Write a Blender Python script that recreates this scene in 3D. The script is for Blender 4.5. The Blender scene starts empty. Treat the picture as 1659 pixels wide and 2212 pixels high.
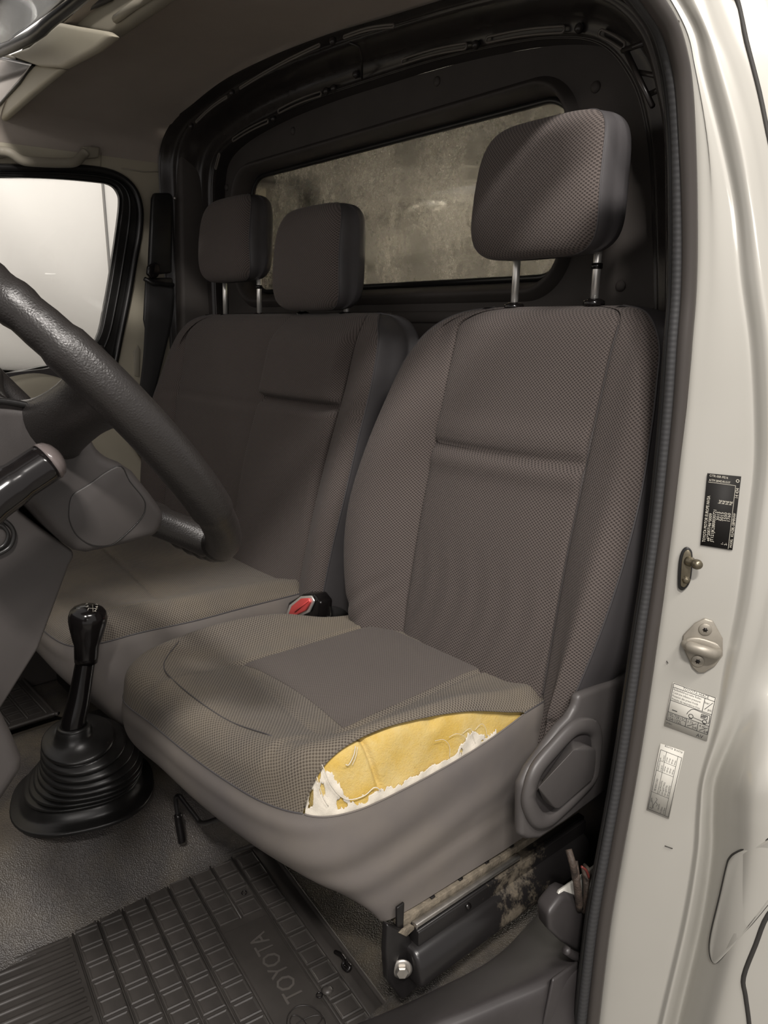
import bpy, bmesh, math, random
import numpy as np
from mathutils import Vector, Matrix
random.seed(7)
S = bpy.context.scene
COL = S.collection

# ------------------------------------------------------------------ camera
FPX, CX, CY = 1668.0, 829.5, 1106.0
PITCH, AZ = math.radians(14.0), math.radians(40.0)
CAM = np.array([1.27, 0.0, 0.98])
FW = np.array([-math.cos(AZ)*math.cos(PITCH), math.sin(AZ)*math.cos(PITCH), -math.sin(PITCH)])
RT = np.array([math.sin(AZ), math.cos(AZ), 0.0])
UP = np.cross(RT, FW)
cd = bpy.data.cameras.new('camera'); cam = bpy.data.objects.new('camera', cd); COL.objects.link(cam)
cd.sensor_fit = 'VERTICAL'; cd.sensor_height = 24.0; cd.lens = FPX*24.0/2212.0
cd.clip_start = 0.01; cd.clip_end = 60
M = Matrix(((RT[0], UP[0], -FW[0], CAM[0]), (RT[1], UP[1], -FW[1], CAM[1]), (RT[2], UP[2], -FW[2], CAM[2]), (0, 0, 0, 1)))
cam.matrix_world = M
S.camera = cam

# ------------------------------------------------------------------ world, lights, exposure
w = bpy.data.worlds.new('world'); S.world = w; w.use_nodes = True
bg = w.node_tree.nodes['Background']; bg.inputs[0].default_value = (1.0, 0.945, 0.915, 1); bg.inputs[1].default_value = 0.52
def area(name, loc, target, sx, sy, power, col=(1.0, 0.945, 0.895)):
    l = bpy.data.lights.new(name, 'AREA'); l.shape = 'RECTANGLE'; l.size = sx; l.size_y = sy; l.energy = power; l.color = col
    o = bpy.data.objects.new(name, l); COL.objects.link(o)
    o.location = loc
    d = Vector(target) - Vector(loc)
    o.rotation_euler = d.to_track_quat('-Z', 'Y').to_euler()
    return o
area('garage_lamp_door_side', (2.3, -0.9, 2.9), (0.3, 0.8, 0.7), 0.40, 0.14, 84)
area('fill_door_rear', (2.3, 0.45, 2.9), (0.3, 0.7, 0.5), 0.9, 0.2, 46)  # added fill, softens the steering wheel's shadow on the cushion
area('fill_front', (3.6, -1.6, 2.0), (0.2, 0.8, 0.6), 1.4, 0.3, 20)  # added fill giving the bench general light
area('fill_far_wall', (-2.3, 0.8, 2.7), (-2.95, 1.2, 0.8), 2.6, 0.3, 40)  # unseen source added to brighten the wall beyond the passenger window
area('fill_cargo', (0.0, 2.6, 1.42), (-0.1, 3.0, 0.6), 1.0, 0.5, 420)  # added source behind the bulkhead glass, makes its dirt film glow
S.view_settings.view_transform = 'Standard'; S.view_settings.look = 'None'
S.view_settings.gamma = 1.0; S.view_settings.use_curve_mapping = False
S.view_settings.exposure = 0.0

# ------------------------------------------------------------------ helpers
def ray(px, py): return FW + RT*(px-CX)/FPX - UP*(py-CY)/FPX
def at(px, py, ax, v):
    r = ray(px, py); i = 'xyz'.index(ax); return CAM + r*((v-CAM[i])/r[i])
JN = np.array([0.5, -0.866, 0.046]); JP = np.array([0.77, 0.858, 1.05])      # plane of the door jamb
def atj(px, py, off=0.0):
    r = ray(px, py); t = (np.dot(JP-CAM, JN)+off)/np.dot(r, JN); return CAM + r*t

def link(o, parent=None):
    COL.objects.link(o)
    if parent is not None: o.parent = parent
    return o
def mesh_obj(name, verts, faces, mat, parent=None, smooth=True, uvs=None):
    me = bpy.data.meshes.new(name)
    me.from_pydata([tuple(map(float, v)) for v in verts], [], faces)
    if smooth: me.polygons.foreach_set('use_smooth', [True]*len(me.polygons))
    if uvs is not None:
        ul = me.uv_layers.new(name='UVMap')
        idx = np.zeros(len(me.loops), dtype=np.int32); me.loops.foreach_get('vertex_index', idx)
        ul.data.foreach_set('uv', np.asarray(uvs, dtype=np.float32)[idx].ravel())
    if mat: me.materials.append(mat)
    me.update()
    return link(bpy.data.objects.new(name, me), parent)
def empty(name, loc=(0, 0, 0)):
    o = bpy.data.objects.new(name, None); o.location = loc; o.empty_display_size = 0.05
    return link(o)
def tag(o, label=None, cat=None, group=None, kind=None):
    if label: o['label'] = label
    if cat: o['category'] = cat
    if group: o['group'] = group
    if kind: o['kind'] = kind
    return o
def thing(name, label, cat, group=None):
    return tag(empty(name), label, cat, group)

def catmull(P, n, closed=False):
    """P: (k, ...) control points -> interpolated curve, n samples per span."""
    P = np.asarray(P, float); k = len(P)
    out = []
    spans = k if closed else k-1
    for i in range(spans):
        if closed: p0, p1, p2, p3 = P[(i-1) % k], P[i], P[(i+1) % k], P[(i+2) % k]
        else:
            p1, p2 = P[i], P[i+1]
            p0 = P[i-1] if i > 0 else 2*p1-p2
            p3 = P[i+2] if i+2 < k else 2*p2-p1
        for s in range(n):
            t = s/n
            out.append(0.5*((2*p1)+(-p0+p2)*t+(2*p0-5*p1+4*p2-p3)*t*t+(-p0+3*p1-3*p2+p3)*t**3))
    if not closed: out.append(P[-1])
    return np.array(out)
def net(rows, nr, nc, cr=False, cc=False):
    A = catmull(np.asarray(rows, float), nr, cr)
    return np.swapaxes(catmull(np.swapaxes(A, 0, 1), nc, cc), 0, 1)
def normals(A, cr=False, cc=False):
    def grad(B, ax, c):
        if c: return np.roll(B, -1, ax)-np.roll(B, 1, ax)
        return np.gradient(B, axis=ax)
    N = np.cross(grad(A, 1, cc), grad(A, 0, cr))
    L = np.linalg.norm(N, axis=2, keepdims=True); L[L < 1e-12] = 1
    return N/L
def grid_uv(A):
    """arc length UV in metres"""
    R, C = A.shape[:2]
    U = np.zeros((R, C)); V = np.zeros((R, C))
    dU = np.linalg.norm(np.diff(A, axis=1), axis=2); dV = np.linalg.norm(np.diff(A, axis=0), axis=2)
    U[:, 1:] = np.cumsum(dU, axis=1); V[1:, :] = np.cumsum(dV, axis=0)
    m = C//2
    U -= U[:, m:m+1]
    return np.stack([U, V], 2)
def grid_obj(name, A, mat, parent=None, cr=False, cc=False, uv=None, flip=False, caps=False):
    R, C = A.shape[:2]
    if uv is None: uv = grid_uv(A)
    f = []
    for i in range(R if cr else R-1):
        for j in range(C if cc else C-1):
            a, b, c, d = i*C+j, i*C+(j+1) % C, ((i+1) % R)*C+(j+1) % C, ((i+1) % R)*C+j
            f.append((a, d, c, b) if flip else (a, b, c, d))
    if caps and cc:
        f.append(tuple(range(C-1, -1, -1))); f.append(tuple((R-1)*C+j for j in range(C)))
    return mesh_obj(name, A.reshape(-1, 3), f, mat, parent, uvs=uv.reshape(-1, 2))
def frames(path, closed=False):
    P = np.asarray(path, float); n = len(P)
    T = (np.roll(P, -1, 0)-np.roll(P, 1, 0)) if closed else np.gradient(P, axis=0)
    T /= np.maximum(np.linalg.norm(T, axis=1, keepdims=True), 1e-9)
    ref = np.array([0, 0, 1.0]) if abs(T[0][2]) < 0.9 else np.array([1.0, 0, 0])
    N = []; nrm = np.cross(T[0], ref); nrm /= np.linalg.norm(nrm)
    for t in T:
        nrm = nrm - t*np.dot(nrm, t); nrm /= max(np.linalg.norm(nrm), 1e-9); N.append(nrm)
    N = np.array(N); B = np.cross(T, N)
    return P, N, B
def tube_arr(path, r, seg=12, closed=False, sx=1.0, sy=1.0):
    P, N, B = frames(path, closed)
    r = np.broadcast_to(np.asarray(r, float), (len(P),))
    a = np.linspace(0, 2*math.pi, seg, endpoint=False)
    return P[:, None]+r[:, None, None]*(np.cos(a)[None, :, None]*sx*N[:, None]+np.sin(a)[None, :, None]*sy*B[:, None])
def tube(name, path, r, mat, parent=None, seg=12, closed=False, sx=1.0, sy=1.0):
    return grid_obj(name, tube_arr(path, r, seg, closed, sx, sy), mat, parent, cr=closed, cc=True, caps=not closed)
def sweep(name, path, prof, mat, parent=None, closed=False, caps=True, nrm=None):
    """profile of (a,b) offsets along frame axes; nrm gives a fixed 'a' direction"""
    P, N, B = frames(path, closed)
    if nrm is not None:
        T = np.cross(N, B); n0 = np.asarray(nrm, float)
        N = n0-T*(T@n0)[:, None]; N /= np.linalg.norm(N, axis=1, keepdims=True); B = np.cross(T, N)
    prof = np.asarray(prof, float)
    A = P[:, None]+prof[None, :, :1]*N[:, None]+prof[None, :, 1:]*B[:, None]
    return grid_obj(name, A, mat, parent, cr=closed, cc=True, caps=caps and not closed)
def recalc(o):
    bm = bmesh.new(); bm.from_mesh(o.data); bmesh.ops.recalc_face_normals(bm, faces=bm.faces[:]); bm.to_mesh(o.data); bm.free(); return o
def bev(o, w=0.002, seg=2, ang=35):
    m = o.modifiers.new('bevel', 'BEVEL'); m.width = w; m.segments = seg; m.limit_method = 'ANGLE'; m.angle_limit = math.radians(ang); return o
def box(name, c, s, mat, parent=None, bevel=0.002, rot=None, smooth=True):
    v = [np.array([x, y, z])*np.array(s)/2 for x in (-1, 1) for y in (-1, 1) for z in (-1, 1)]
    if rot is not None:
        Rm = np.array(rot); v = [Rm@p for p in v]
    v = [p+np.array(c) for p in v]
    f = [(0, 1, 3, 2), (4, 6, 7, 5), (0, 4, 5, 1), (2, 3, 7, 6), (0, 2, 6, 4), (1, 5, 7, 3)]
    o = mesh_obj(name, v, f, mat, parent, smooth=smooth)
    if bevel: bev(o, bevel)
    return o
def prism(name, pts, d, mat, parent=None, bevel=0.0015, seg=2):
    """extrude a 3D polygon along vector d"""
    pts = [np.asarray(p, float) for p in pts]; n = len(pts); d = np.asarray(d, float)
    v = pts+[p+d for p in pts]
    f = [tuple(range(n)), tuple(range(2*n-1, n-1, -1))]+[(i, i+n, (i+1) % n+n, (i+1) % n) for i in range(n)]
    o = mesh_obj(name, v, f, mat, parent); recalc(o)
    if bevel: bev(o, bevel, seg)
    return o
def rotz(a): c, s = math.cos(a), math.sin(a); return [[c, -s, 0], [s, c, 0], [0, 0, 1]]
def lathe(name, base, axis, prof, mat, parent=None, seg=24):
    """prof: list of (radius, height) along axis"""
    ax = Vector(axis).normalized(); q = ax.to_track_quat('Z', 'Y').to_matrix()
    b = Vector(base); A = []
    for r, h in prof:
        A.append([b+q@Vector((max(r, 1e-5)*math.cos(t), max(r, 1e-5)*math.sin(t), h)) for t in np.linspace(0, 2*math.pi, seg, endpoint=False)])
    return grid_obj(name, np.array(A), mat, parent, cc=True, caps=True)
def merge(name, objs, parent=None, kind=None):
    bm = bmesh.new(); mat = objs[0].data.materials[0]
    for o in objs:
        tmp = o.data.copy(); bm.from_mesh(tmp); bpy.data.meshes.remove(tmp)
    me = bpy.data.meshes.new(name); bm.to_mesh(me); bm.free(); me.materials.append(mat)
    for o in objs: bpy.data.objects.remove(o)
    n = link(bpy.data.objects.new(name, me), parent)
    if kind: n['kind'] = kind
    return n

# ------------------------------------------------------------------ materials
class NT:
    def __init__(s, name):
        s.m = bpy.data.materials.new(name); s.m.use_nodes = True; s.t = s.m.node_tree
        s.b = s.t.nodes['Principled BSDF']
    def n(s, typ, **kw):
        x = s.t.nodes.new(typ)
        for k, v in kw.items():
            if k.startswith('i_'): x.inputs[k[2:].replace('_', ' ')].default_value = v
            else: setattr(x, k, v)
        return x
    def l(s, a, b): s.t.links.new(a, b)
    def math(s, op, a, b=None, c=None):
        x = s.n('ShaderNodeMath', operation=op)
        for i, v in enumerate((a, b, c)):
            if v is None: continue
            if isinstance(v, (int, float)): x.inputs[i].default_value = v
            else: s.l(v, x.inputs[i])
        return x.outputs[0]
    def mix(s, fac, a, b):
        x = s.n('ShaderNodeMix', data_type='RGBA')
        for i, v in ((0, fac), (6, a), (7, b)):
            if isinstance(v, (int, float)): x.inputs[i].default_value = v
            elif isinstance(v, tuple): x.inputs[i].default_value = (*v, 1)
            else: s.l(v, x.inputs[i])
        return x.outputs[2]
    def noise(s, scale, detail=3, rough=0.5, coord=None):
        x = s.n('ShaderNodeTexNoise'); x.inputs['Scale'].default_value = scale; x.inputs['Detail'].default_value = detail; x.inputs['Roughness'].default_value = rough
        if coord is not None: s.l(coord, x.inputs['Vector'])
        return x.outputs['Fac']
    def ramp(s, v, a, b):
        x = s.n('ShaderNodeMapRange'); x.inputs['From Min'].default_value = a; x.inputs['From Max'].default_value = b; s.l(v, x.inputs['Value']); return x.outputs[0]
    def obj(s): return s.n('ShaderNodeTexCoord').outputs['Object']
    def uv(s): return s.n('ShaderNodeTexCoord').outputs['UV']
    def bump(s, h, strength, dist=0.001):
        x = s.n('ShaderNodeBump'); x.inputs['Strength'].default_value = strength; x.inputs['Distance'].default_value = dist
        s.l(h, x.inputs['Height']); s.l(x.outputs[0], s.b.inputs['Normal'])
    def setc(s, c): 
        if isinstance(c, tuple): s.b.inputs['Base Color'].default_value = (*c, 1)
        else: s.l(c, s.b.inputs['Base Color'])
def plain(name, col, rough=0.5, metal=0.0, spec=0.5, nscale=None, nvar=0.15, bump=0.0, bscale=600, bdist=0.0006):
    k = NT(name); k.b.inputs['Roughness'].default_value = rough; k.b.inputs['Metallic'].default_value = metal
    k.b.inputs['Specular IOR Level'].default_value = spec
    if nscale:
        f = k.noise(nscale, 4, 0.6, k.obj())
        k.setc(k.mix(k.ramp(f, 0.3, 0.7), tuple(c*(1-nvar) for c in col), tuple(c*(1+nvar) for c in col)))
    else: k.setc(col)
    if bump: k.bump(k.noise(bscale, 2, 0.5, k.obj()), bump, bdist)
    return k.m
def fabric(name, hi, lo, pu=0.0062, pv=0.0052, dirt=0.0):
    k = NT(name); uv = k.uv()
    sp = k.n('ShaderNodeSeparateXYZ'); k.l(uv, sp.inputs[0])
    wob = k.noise(60, 2, 0.5, uv)
    u = k.math('ADD', k.math('MULTIPLY', sp.outputs[0], 2*math.pi/pu), k.math('MULTIPLY', wob, 0.8))
    v = k.math('MULTIPLY', sp.outputs[1], 2*math.pi/pv)
    pr = k.math('MULTIPLY', k.math('SINE', u), k.math('SINE', v))
    f = k.ramp(pr, -0.05, 0.42)
    big = k.ramp(k.noise(9, 3, 0.6, k.obj()), 0.35, 0.7)
    c = k.mix(f, hi, lo)
    c = k.mix(k.math('MULTIPLY', big, 0.25), c, tuple(x*0.7 for x in hi))
    if dirt:
        d = k.ramp(k.noise(5.5, 3, 0.6, k.obj()), 0.42, 0.68)
        c = k.mix(k.math('MULTIPLY', d, dirt), c, (0.26, 0.21, 0.13))
    k.setc(c); k.b.inputs['Roughness'].default_value = 0.92; k.b.inputs['Specular IOR Level'].default_value = 0.18
    k.b.inputs['Sheen Weight'].default_value = 0.08; k.b.inputs['Sheen Roughness'].default_value = 0.5
    fine = k.noise(1800, 1, 0.5, uv)
    k.bump(k.math('ADD', k.math('MULTIPLY', f, -1.0), k.math('MULTIPLY', fine, 0.4)), 0.75, 0.0009)
    return k.m
M_fab = fabric('grey_checked_seat_fabric', (0.128, 0.107, 0.098), (0.044, 0.036, 0.033))  # same cloth as the cushions, darkened for the shade on the backs
M_fabc = fabric('grey_checked_cushion_fabric', (0.162, 0.142, 0.118), (0.054, 0.045, 0.039), dirt=0.2)  # same cloth again, lightened for the top light; dirt is real
M_fabd = fabric('dark_checked_centre_fabric', (0.122, 0.104, 0.093), (0.062, 0.052, 0.046), 0.0045, 0.004)
def skirtmat():
    k = NT('grey_seat_side_cloth'); o = k.obj()
    f = k.ramp(k.noise(6, 4, 0.6, o), 0.35, 0.7)
    c = k.mix(f, (0.125, 0.113, 0.108), (0.16, 0.142, 0.125))
    k.setc(c); k.b.inputs['Roughness'].default_value = 0.75; k.b.inputs['Specular IOR Level'].default_value = 0.3
    k.bump(k.noise(1500, 2, 0.5, o), 0.25, 0.0004); return k.m
M_skirt = skirtmat()
M_side = plain('dark_seat_side_vinyl', (0.062, 0.058, 0.060), 0.55, nscale=8, nvar=0.12, bump=0.2, bscale=900)
M_plas = plain('charcoal_grained_plastic', (0.040, 0.036, 0.036), 0.42, nscale=14, nvar=0.1, bump=0.25, bscale=1400, bdist=0.0004)
M_dash = plain('grey_dash_plastic', (0.046, 0.041, 0.039), 0.5, nscale=10, nvar=0.06, bump=0.2, bscale=1500, bdist=0.0004)
M_dashl = plain('grey_seat_plastic', (0.075, 0.069, 0.067), 0.42, nscale=10, nvar=0.06, bump=0.15, bscale=1500, bdist=0.0003)
M_black = plain('satin_black_metal', (0.012, 0.011, 0.011), 0.28, nscale=20, nvar=0.3)
M_gloss = plain('gloss_black_plastic', (0.007, 0.006, 0.006), 0.15)
M_arch = plain('black_painted_steel', (0.030, 0.026, 0.024), 0.27, nscale=16, nvar=0.2)
M_slot = plain('slot_edge_highlight', (0.14, 0.125, 0.11), 0.25)  # paler tone paints the highlight along the slot edges
M_rub = plain('black_rubber', (0.013, 0.0125, 0.012), 0.33, nscale=25, nvar=0.25, bump=0.1, bscale=500)
M_chrome = plain('chrome', (0.9, 0.88, 0.84), 0.3, metal=0.75)
M_steel = plain('zinc_plated_steel', (0.42, 0.40, 0.37), 0.38, metal=0.9, nscale=60, nvar=0.15)
M_bulk = plain('dark_bulkhead_board', (0.060, 0.052, 0.047), 0.7, nscale=7, nvar=0.12, bump=0.3, bscale=700, bdist=0.0006)
M_head = plain('grey_headliner_cloth', (0.36, 0.32, 0.285), 0.95, spec=0.1, nscale=5, nvar=0.05, bump=0.35, bscale=900, bdist=0.0006)
M_cream = plain('cream_pillar_plastic', (0.42, 0.385, 0.30), 0.6, nscale=8, nvar=0.04, bump=0.1, bscale=900)
M_creamd = plain('grey_cream_plastic', (0.30, 0.275, 0.22), 0.55, nscale=8, nvar=0.05)
def paint():
    k = NT('silver_white_car_paint'); o = k.obj()
    f = k.ramp(k.noise(3.5, 3, 0.6, o), 0.3, 0.75)
    k.setc(k.mix(f, (0.40, 0.388, 0.35), (0.44, 0.428, 0.39)))
    k.b.inputs['Roughness'].default_value = 0.34; k.b.inputs['Coat Weight'].default_value = 0.6; k.b.inputs['Coat Roughness'].default_value = 0.06
    k.b.inputs['Metallic'].default_value = 0.12
    k.bump(k.noise(700, 2, 0.6, o), 0.05, 0.0004); return k.m
M_paint = paint()
def vinyl_floor():
    k = NT('grained_vinyl_floor'); o = k.obj()
    v = k.n('ShaderNodeTexVoronoi'); v.inputs['Scale'].default_value = 430; k.l(o, v.inputs['Vector'])
    mud = k.ramp(k.noise(7, 4, 0.65, o), 0.42, 0.7)
    c = k.mix(mud, (0.028, 0.026, 0.025), (0.075, 0.063, 0.045))
    pat = k.ramp(k.noise(2.6, 2, 0.5, o), 0.45, 0.62)
    c = k.mix(k.math('MULTIPLY', pat, 0.35), c, (0.10, 0.085, 0.075))
    k.setc(c); k.b.inputs['Roughness'].default_value = 0.45
    k.bump(v.outputs['Distance'], 0.7, 0.0011); return k.m
M_floor = vinyl_floor()
M_mat = plain('grey_rubber_mat', (0.036, 0.032, 0.029), 0.5, nscale=9, nvar=0.28, bump=0.15, bscale=900)
M_matp = plain('grey_rubber_mat_pad', (0.040, 0.036, 0.033), 0.40, nscale=11, nvar=0.3, bump=0.15, bscale=900)
def foam():
    k = NT('yellow_seat_foam'); o = k.obj()
    a = k.ramp(k.noise(14, 4, 0.65, o), 0.35, 0.68)
    c = k.mix(a, (0.56, 0.385, 0.10), (0.62, 0.50, 0.24))
    s = k.ramp(k.noise(260, 3, 0.7, o), 0.62, 0.74)
    c = k.mix(k.math('MULTIPLY', s, 0.45), c, (0.30, 0.19, 0.05))
    k.setc(c); k.b.inputs['Roughness'].default_value = 0.95; k.b.inputs['Specular IOR Level'].default_value = 0.1
    k.b.inputs['Subsurface Weight'].default_value = 0.1; k.b.inputs['Subsurface Radius'].default_value = (0.006, 0.004, 0.001); k.b.inputs['Subsurface Scale'].default_value = 1.0
    k.bump(k.noise(320, 4, 0.75, o), 0.6, 0.002); return k.m
M_foam = foam()
M_scrim = plain('torn_white_scrim', (0.62, 0.575, 0.49), 0.9, spec=0.1, nscale=120, nvar=0.08, bump=0.5, bscale=700)
M_red = plain('red_button_plastic', (0.62, 0.075, 0.07), 0.35)
M_white = plain('white_label_paper', (0.58, 0.565, 0.51), 0.7, spec=0.2)
M_ink = plain('black_print', (0.02, 0.02, 0.02), 0.6)
M_inkw = plain('pale_print', (0.55, 0.52, 0.44), 0.5)
M_plate = plain('black_label_film', (0.018, 0.017, 0.016), 0.65, spec=0.2)
M_strk = plain('dull_striker_steel', (0.30, 0.275, 0.23), 0.45, metal=0.45, nscale=50, nvar=0.12)
M_web = plain('seat_belt_webbing', (0.022, 0.021, 0.021), 0.8, bump=0.5, bscale=900)
M_grime = plain('dried_mud_grey', (0.16, 0.135, 0.10), 0.9, nscale=60, nvar=0.4, bump=0.7, bscale=260, bdist=0.002)
M_wire = plain('grimy_loom_sleeve', (0.045, 0.032, 0.024), 0.7, nscale=90, nvar=0.6, bump=0.6, bscale=300, bdist=0.002)
def leather():
    k = NT('black_leather_rim'); o = k.obj()
    k.setc((0.018, 0.016, 0.015)); k.b.inputs['Roughness'].default_value = 0.36
    v = k.n('ShaderNodeTexVoronoi', feature='DISTANCE_TO_EDGE'); v.inputs['Scale'].default_value = 420; k.l(o, v.inputs['Vector'])
    n = k.noise(110, 4, 0.65, o)
    k.bump(k.math('ADD', k.math('MULTIPLY', v.outputs['Distance'], 0.8), n), 0.38, 0.0010); return k.m
M_leather = leather()
def dirty_glass():
    k = NT('dirty_bulkhead_glass'); o = k.obj()
    fine = k.ramp(k.noise(70, 7, 0.85, o), 0.36, 0.60)
    streak = k.n('ShaderNodeMapping'); streak.inputs['Scale'].default_value = (9, 1, 3.2); streak.inputs['Rotation'].default_value = (0, 0.5, 0); k.l(o, streak.inputs[0])
    big = k.ramp(k.noise(1.0, 4, 0.6, streak.outputs[0]), 0.36, 0.62)
    film = k.math('MULTIPLY', k.math('ADD', k.math('MULTIPLY', big, 0.62), 0.16), fine)
    film = k.math('ADD', film, 0.06)
    dust = k.n('ShaderNodeBsdfDiffuse'); dust.inputs[0].default_value = (0.46, 0.43, 0.36, 1)
    gl = k.n('ShaderNodeBsdfGlossy'); gl.inputs[0].default_value = (1, 1, 1, 1); gl.inputs['Roughness'].default_value = 0.06
    tr = k.n('ShaderNodeBsdfTransparent'); tr.inputs[0].default_value = (0.78, 0.76, 0.70, 1)
    fr = k.n('ShaderNodeFresnel'); fr.inputs[0].default_value = 2.3
    m1 = k.n('ShaderNodeMixShader'); k.l(fr.outputs[0], m1.inputs[0]); k.l(tr.outputs[0], m1.inputs[1]); k.l(gl.outputs[0], m1.inputs[2])
    tl = k.n('ShaderNodeBsdfTranslucent'); tl.inputs[0].default_value = (0.66, 0.64, 0.59, 1)
    m3 = k.n('ShaderNodeMixShader'); m3.inputs[0].default_value = 0.55; k.l(dust.outputs[0], m3.inputs[1]); k.l(tl.outputs[0], m3.inputs[2])
    m2 = k.n('ShaderNodeMixShader'); k.l(film, m2.inputs[0]); k.l(m1.outputs[0], m2.inputs[1]); k.l(m3.outputs[0], m2.inputs[2])
    k.l(m2.outputs[0], k.t.nodes['Material Output'].inputs[0]); return k.m
M_glass = dirty_glass()
def clear_glass():
    k = NT('clear_side_glass')
    gl = k.n('ShaderNodeBsdfGlossy'); gl.inputs['Roughness'].default_value = 0.02
    tr = k.n('ShaderNodeBsdfTransparent'); tr.inputs[0].default_value = (0.93, 0.94, 0.93, 1)
    fr = k.n('ShaderNodeFresnel'); fr.inputs[0].default_value = 1.45
    m1 = k.n('ShaderNodeMixShader'); k.l(fr.outputs[0], m1.inputs[0]); k.l(tr.outputs[0], m1.inputs[1]); k.l(gl.outputs[0], m1.inputs[2])
    k.l(m1.outputs[0], k.t.nodes['Material Output'].inputs[0]); return k.m
M_clear = clear_glass()
M_wallp = plain('white_garage_wall', (0.72, 0.69, 0.66), 0.8, nscale=1.2, nvar=0.03)
M_conc = plain('garage_concrete', (0.22, 0.21, 0.19), 0.7, nscale=3, nvar=0.2)
M_cargo = plain('cargo_side_lining', (0.30, 0.29, 0.265), 0.8, nscale=3, nvar=0.2)
M_mirror = plain('vanity_mirror', (0.30, 0.28, 0.26), 0.15, metal=0.6)

def text_mesh(name, s, size, mat, parent, org, ex, ey, space=1.0, sx=1.0, depth=0.0):
    """flat lettering: org = lower-left corner, ex/ey = unit directions"""
    cu = bpy.data.curves.new(name, 'FONT'); cu.body = s; cu.size = size; cu.space_character = space; cu.extrude = depth
    cu.resolution_u = 2
    t = bpy.data.objects.new(name, cu); COL.objects.link(t)
    dg = bpy.context.evaluated_depsgraph_get(); me = bpy.data.meshes.new_from_object(t.evaluated_get(dg))
    bpy.data.objects.remove(t)
    me.materials.clear(); me.materials.append(mat)
    ex = np.asarray(ex, float); ey = np.asarray(ey, float); ez = np.cross(ex, ey)
    for v in me.vertices:
        x, y, z = v.co; p = np.asarray(org)+ex*x*sx+ey*y+ez*z; v.co = Vector(p)
    me.name = name
    return link(bpy.data.objects.new(name, me), parent)
# ================================================================== SETTING
def struct(o): o['kind'] = 'structure'; return o
def plate_hole(name, outer, inner, d, mat, parent=None, bevel=0.0):
    """flat plate between two closed loops, extruded along d"""
    bm = bmesh.new(); es = []
    for L in (outer, inner):
        vs = [bm.verts.new(tuple(map(float, p))) for p in L]
        es += [bm.edges.new((vs[i], vs[(i+1) % len(vs)])) for i in range(len(vs))]
    bmesh.ops.triangle_fill(bm, use_beauty=True, use_dissolve=False, edges=es)
    r = bmesh.ops.extrude_face_region(bm, geom=bm.faces[:])
    bmesh.ops.translate(bm, verts=[v for v in r['geom'] if isinstance(v, bmesh.types.BMVert)], vec=Vector(d))
    bmesh.ops.recalc_face_normals(bm, faces=bm.faces[:])
    me = bpy.data.meshes.new(name); bm.to_mesh(me); bm.free(); me.materials.append(mat)
    o = link(bpy.data.objects.new(name, me), parent)
    if bevel: bev(o, bevel, 2, 50)
    return o

# ---- garage around the van
struct(box('floor_garage', (0, 1, -0.5), (9, 9, 0.1), M_conc, bevel=0)).name = 'floor_1'
gw = struct(box('wall_garage', (-2.95, 1.0, 1.0), (0.1, 9, 3.0), M_wallp, bevel=0))
gw.name = 'wall_garage_side'
gs = box('panel_seam', (-2.897, 1.62, 1.0), (0.008, 0.012, 3.0), plain('dark_wall_joint', (0.2, 0.19, 0.18), 0.8), gw, bevel=0)  # panel gap in the wall as a darker strip

# ---- cab floor with the raised tunnel
def fh(x, y):
    def ss(a, b, v): t = min(max((v-a)/(b-a), 0), 1); return t*t*(3-2*t)
    h = 0.13*ss(-0.50, -0.34, x)*(1-ss(-0.02, 0.16, x))*(1-ss(0.62, 0.9, y))
    h += 0.02*ss(0.66, 0.76, x)
    return h
xs = np.linspace(-0.95, 0.735, 110); ys = np.linspace(-0.45, 1.35, 110)
A = np.array([[(x, y, fh(x, y)-0.0) for x in xs] for y in ys])
fl = struct(grid_obj('floor', A, M_floor))
struct(box('wall_front', (-0.09, -0.47, 0.38), (1.66, 0.04, 0.80), M_dash, bevel=0.01))  # unseen firewall, added to keep light out of the footwell
struct(box('trim_4', (-0.09, -0.33, 0.70), (1.60, 0.26, 0.20), M_dash, bevel=0.03))  # unseen dash, added with the firewall to block light
struct(box('floor_cargo', (-0.1, 2.4, 0.0), (1.8, 2.3, 0.04), M_conc, bevel=0)).name = 'floor_2'

# ---- roof liner following the arch
AR = [(-0.90, 1.40), (-0.872, 1.452), (-0.78, 1.487), (-0.674, 1.506), (-0.507, 1.526), (-0.304, 1.531), (-0.101, 1.523), (0.081, 1.508), (0.256, 1.492), (0.42, 1.466), (0.54, 1.43), (0.62, 1.38)]
c2 = catmull(AR, 8)
A = np.array([[(x, y, z) for x, z in c2] for y in np.linspace(0.597, 1.03, 10)])
struct(grid_obj('ceiling', A, M_head, flip=True))
A2 = A.copy(); A2[:, :, 2] += 0.035; A2[:, :, 0] *= 1.03; 
Af = np.array([[(x, y, z) for x, z in c2 if x > -0.02] for y in np.linspace(-0.25, 0.645, 10)]); grid_obj('front_liner', Af, M_head, bpy.data.objects['ceiling'], flip=True)
rs = grid_obj('roof_skin', A2, M_paint, bpy.data.objects['ceiling'])
# roof over the cargo space
A3 = np.array([[(x*1.03, y, z+0.035) for x, z in c2] for y in np.linspace(1.03, 3.6, 6)])
struct(grid_obj('ceiling_cargo', A3, M_cargo)).name = 'ceiling_1'
for sx, nm in ((-0.93, 'wall_cargo_right'), (0.86, 'wall_cargo_left')):
    struct(box(nm, (sx, 2.42, 0.72), (0.03, 2.3, 1.5), M_cargo, bevel=0))
struct(box('wall_cargo_rear', (-0.1, 3.6, 0.72), (1.9, 0.03, 1.7), M_cargo, bevel=0))

box('side_rail', (0.735, 0.22, 1.425), (0.07, 1.04, 0.06), M_paint, bpy.data.objects['ceiling'], bevel=0.01)
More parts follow.
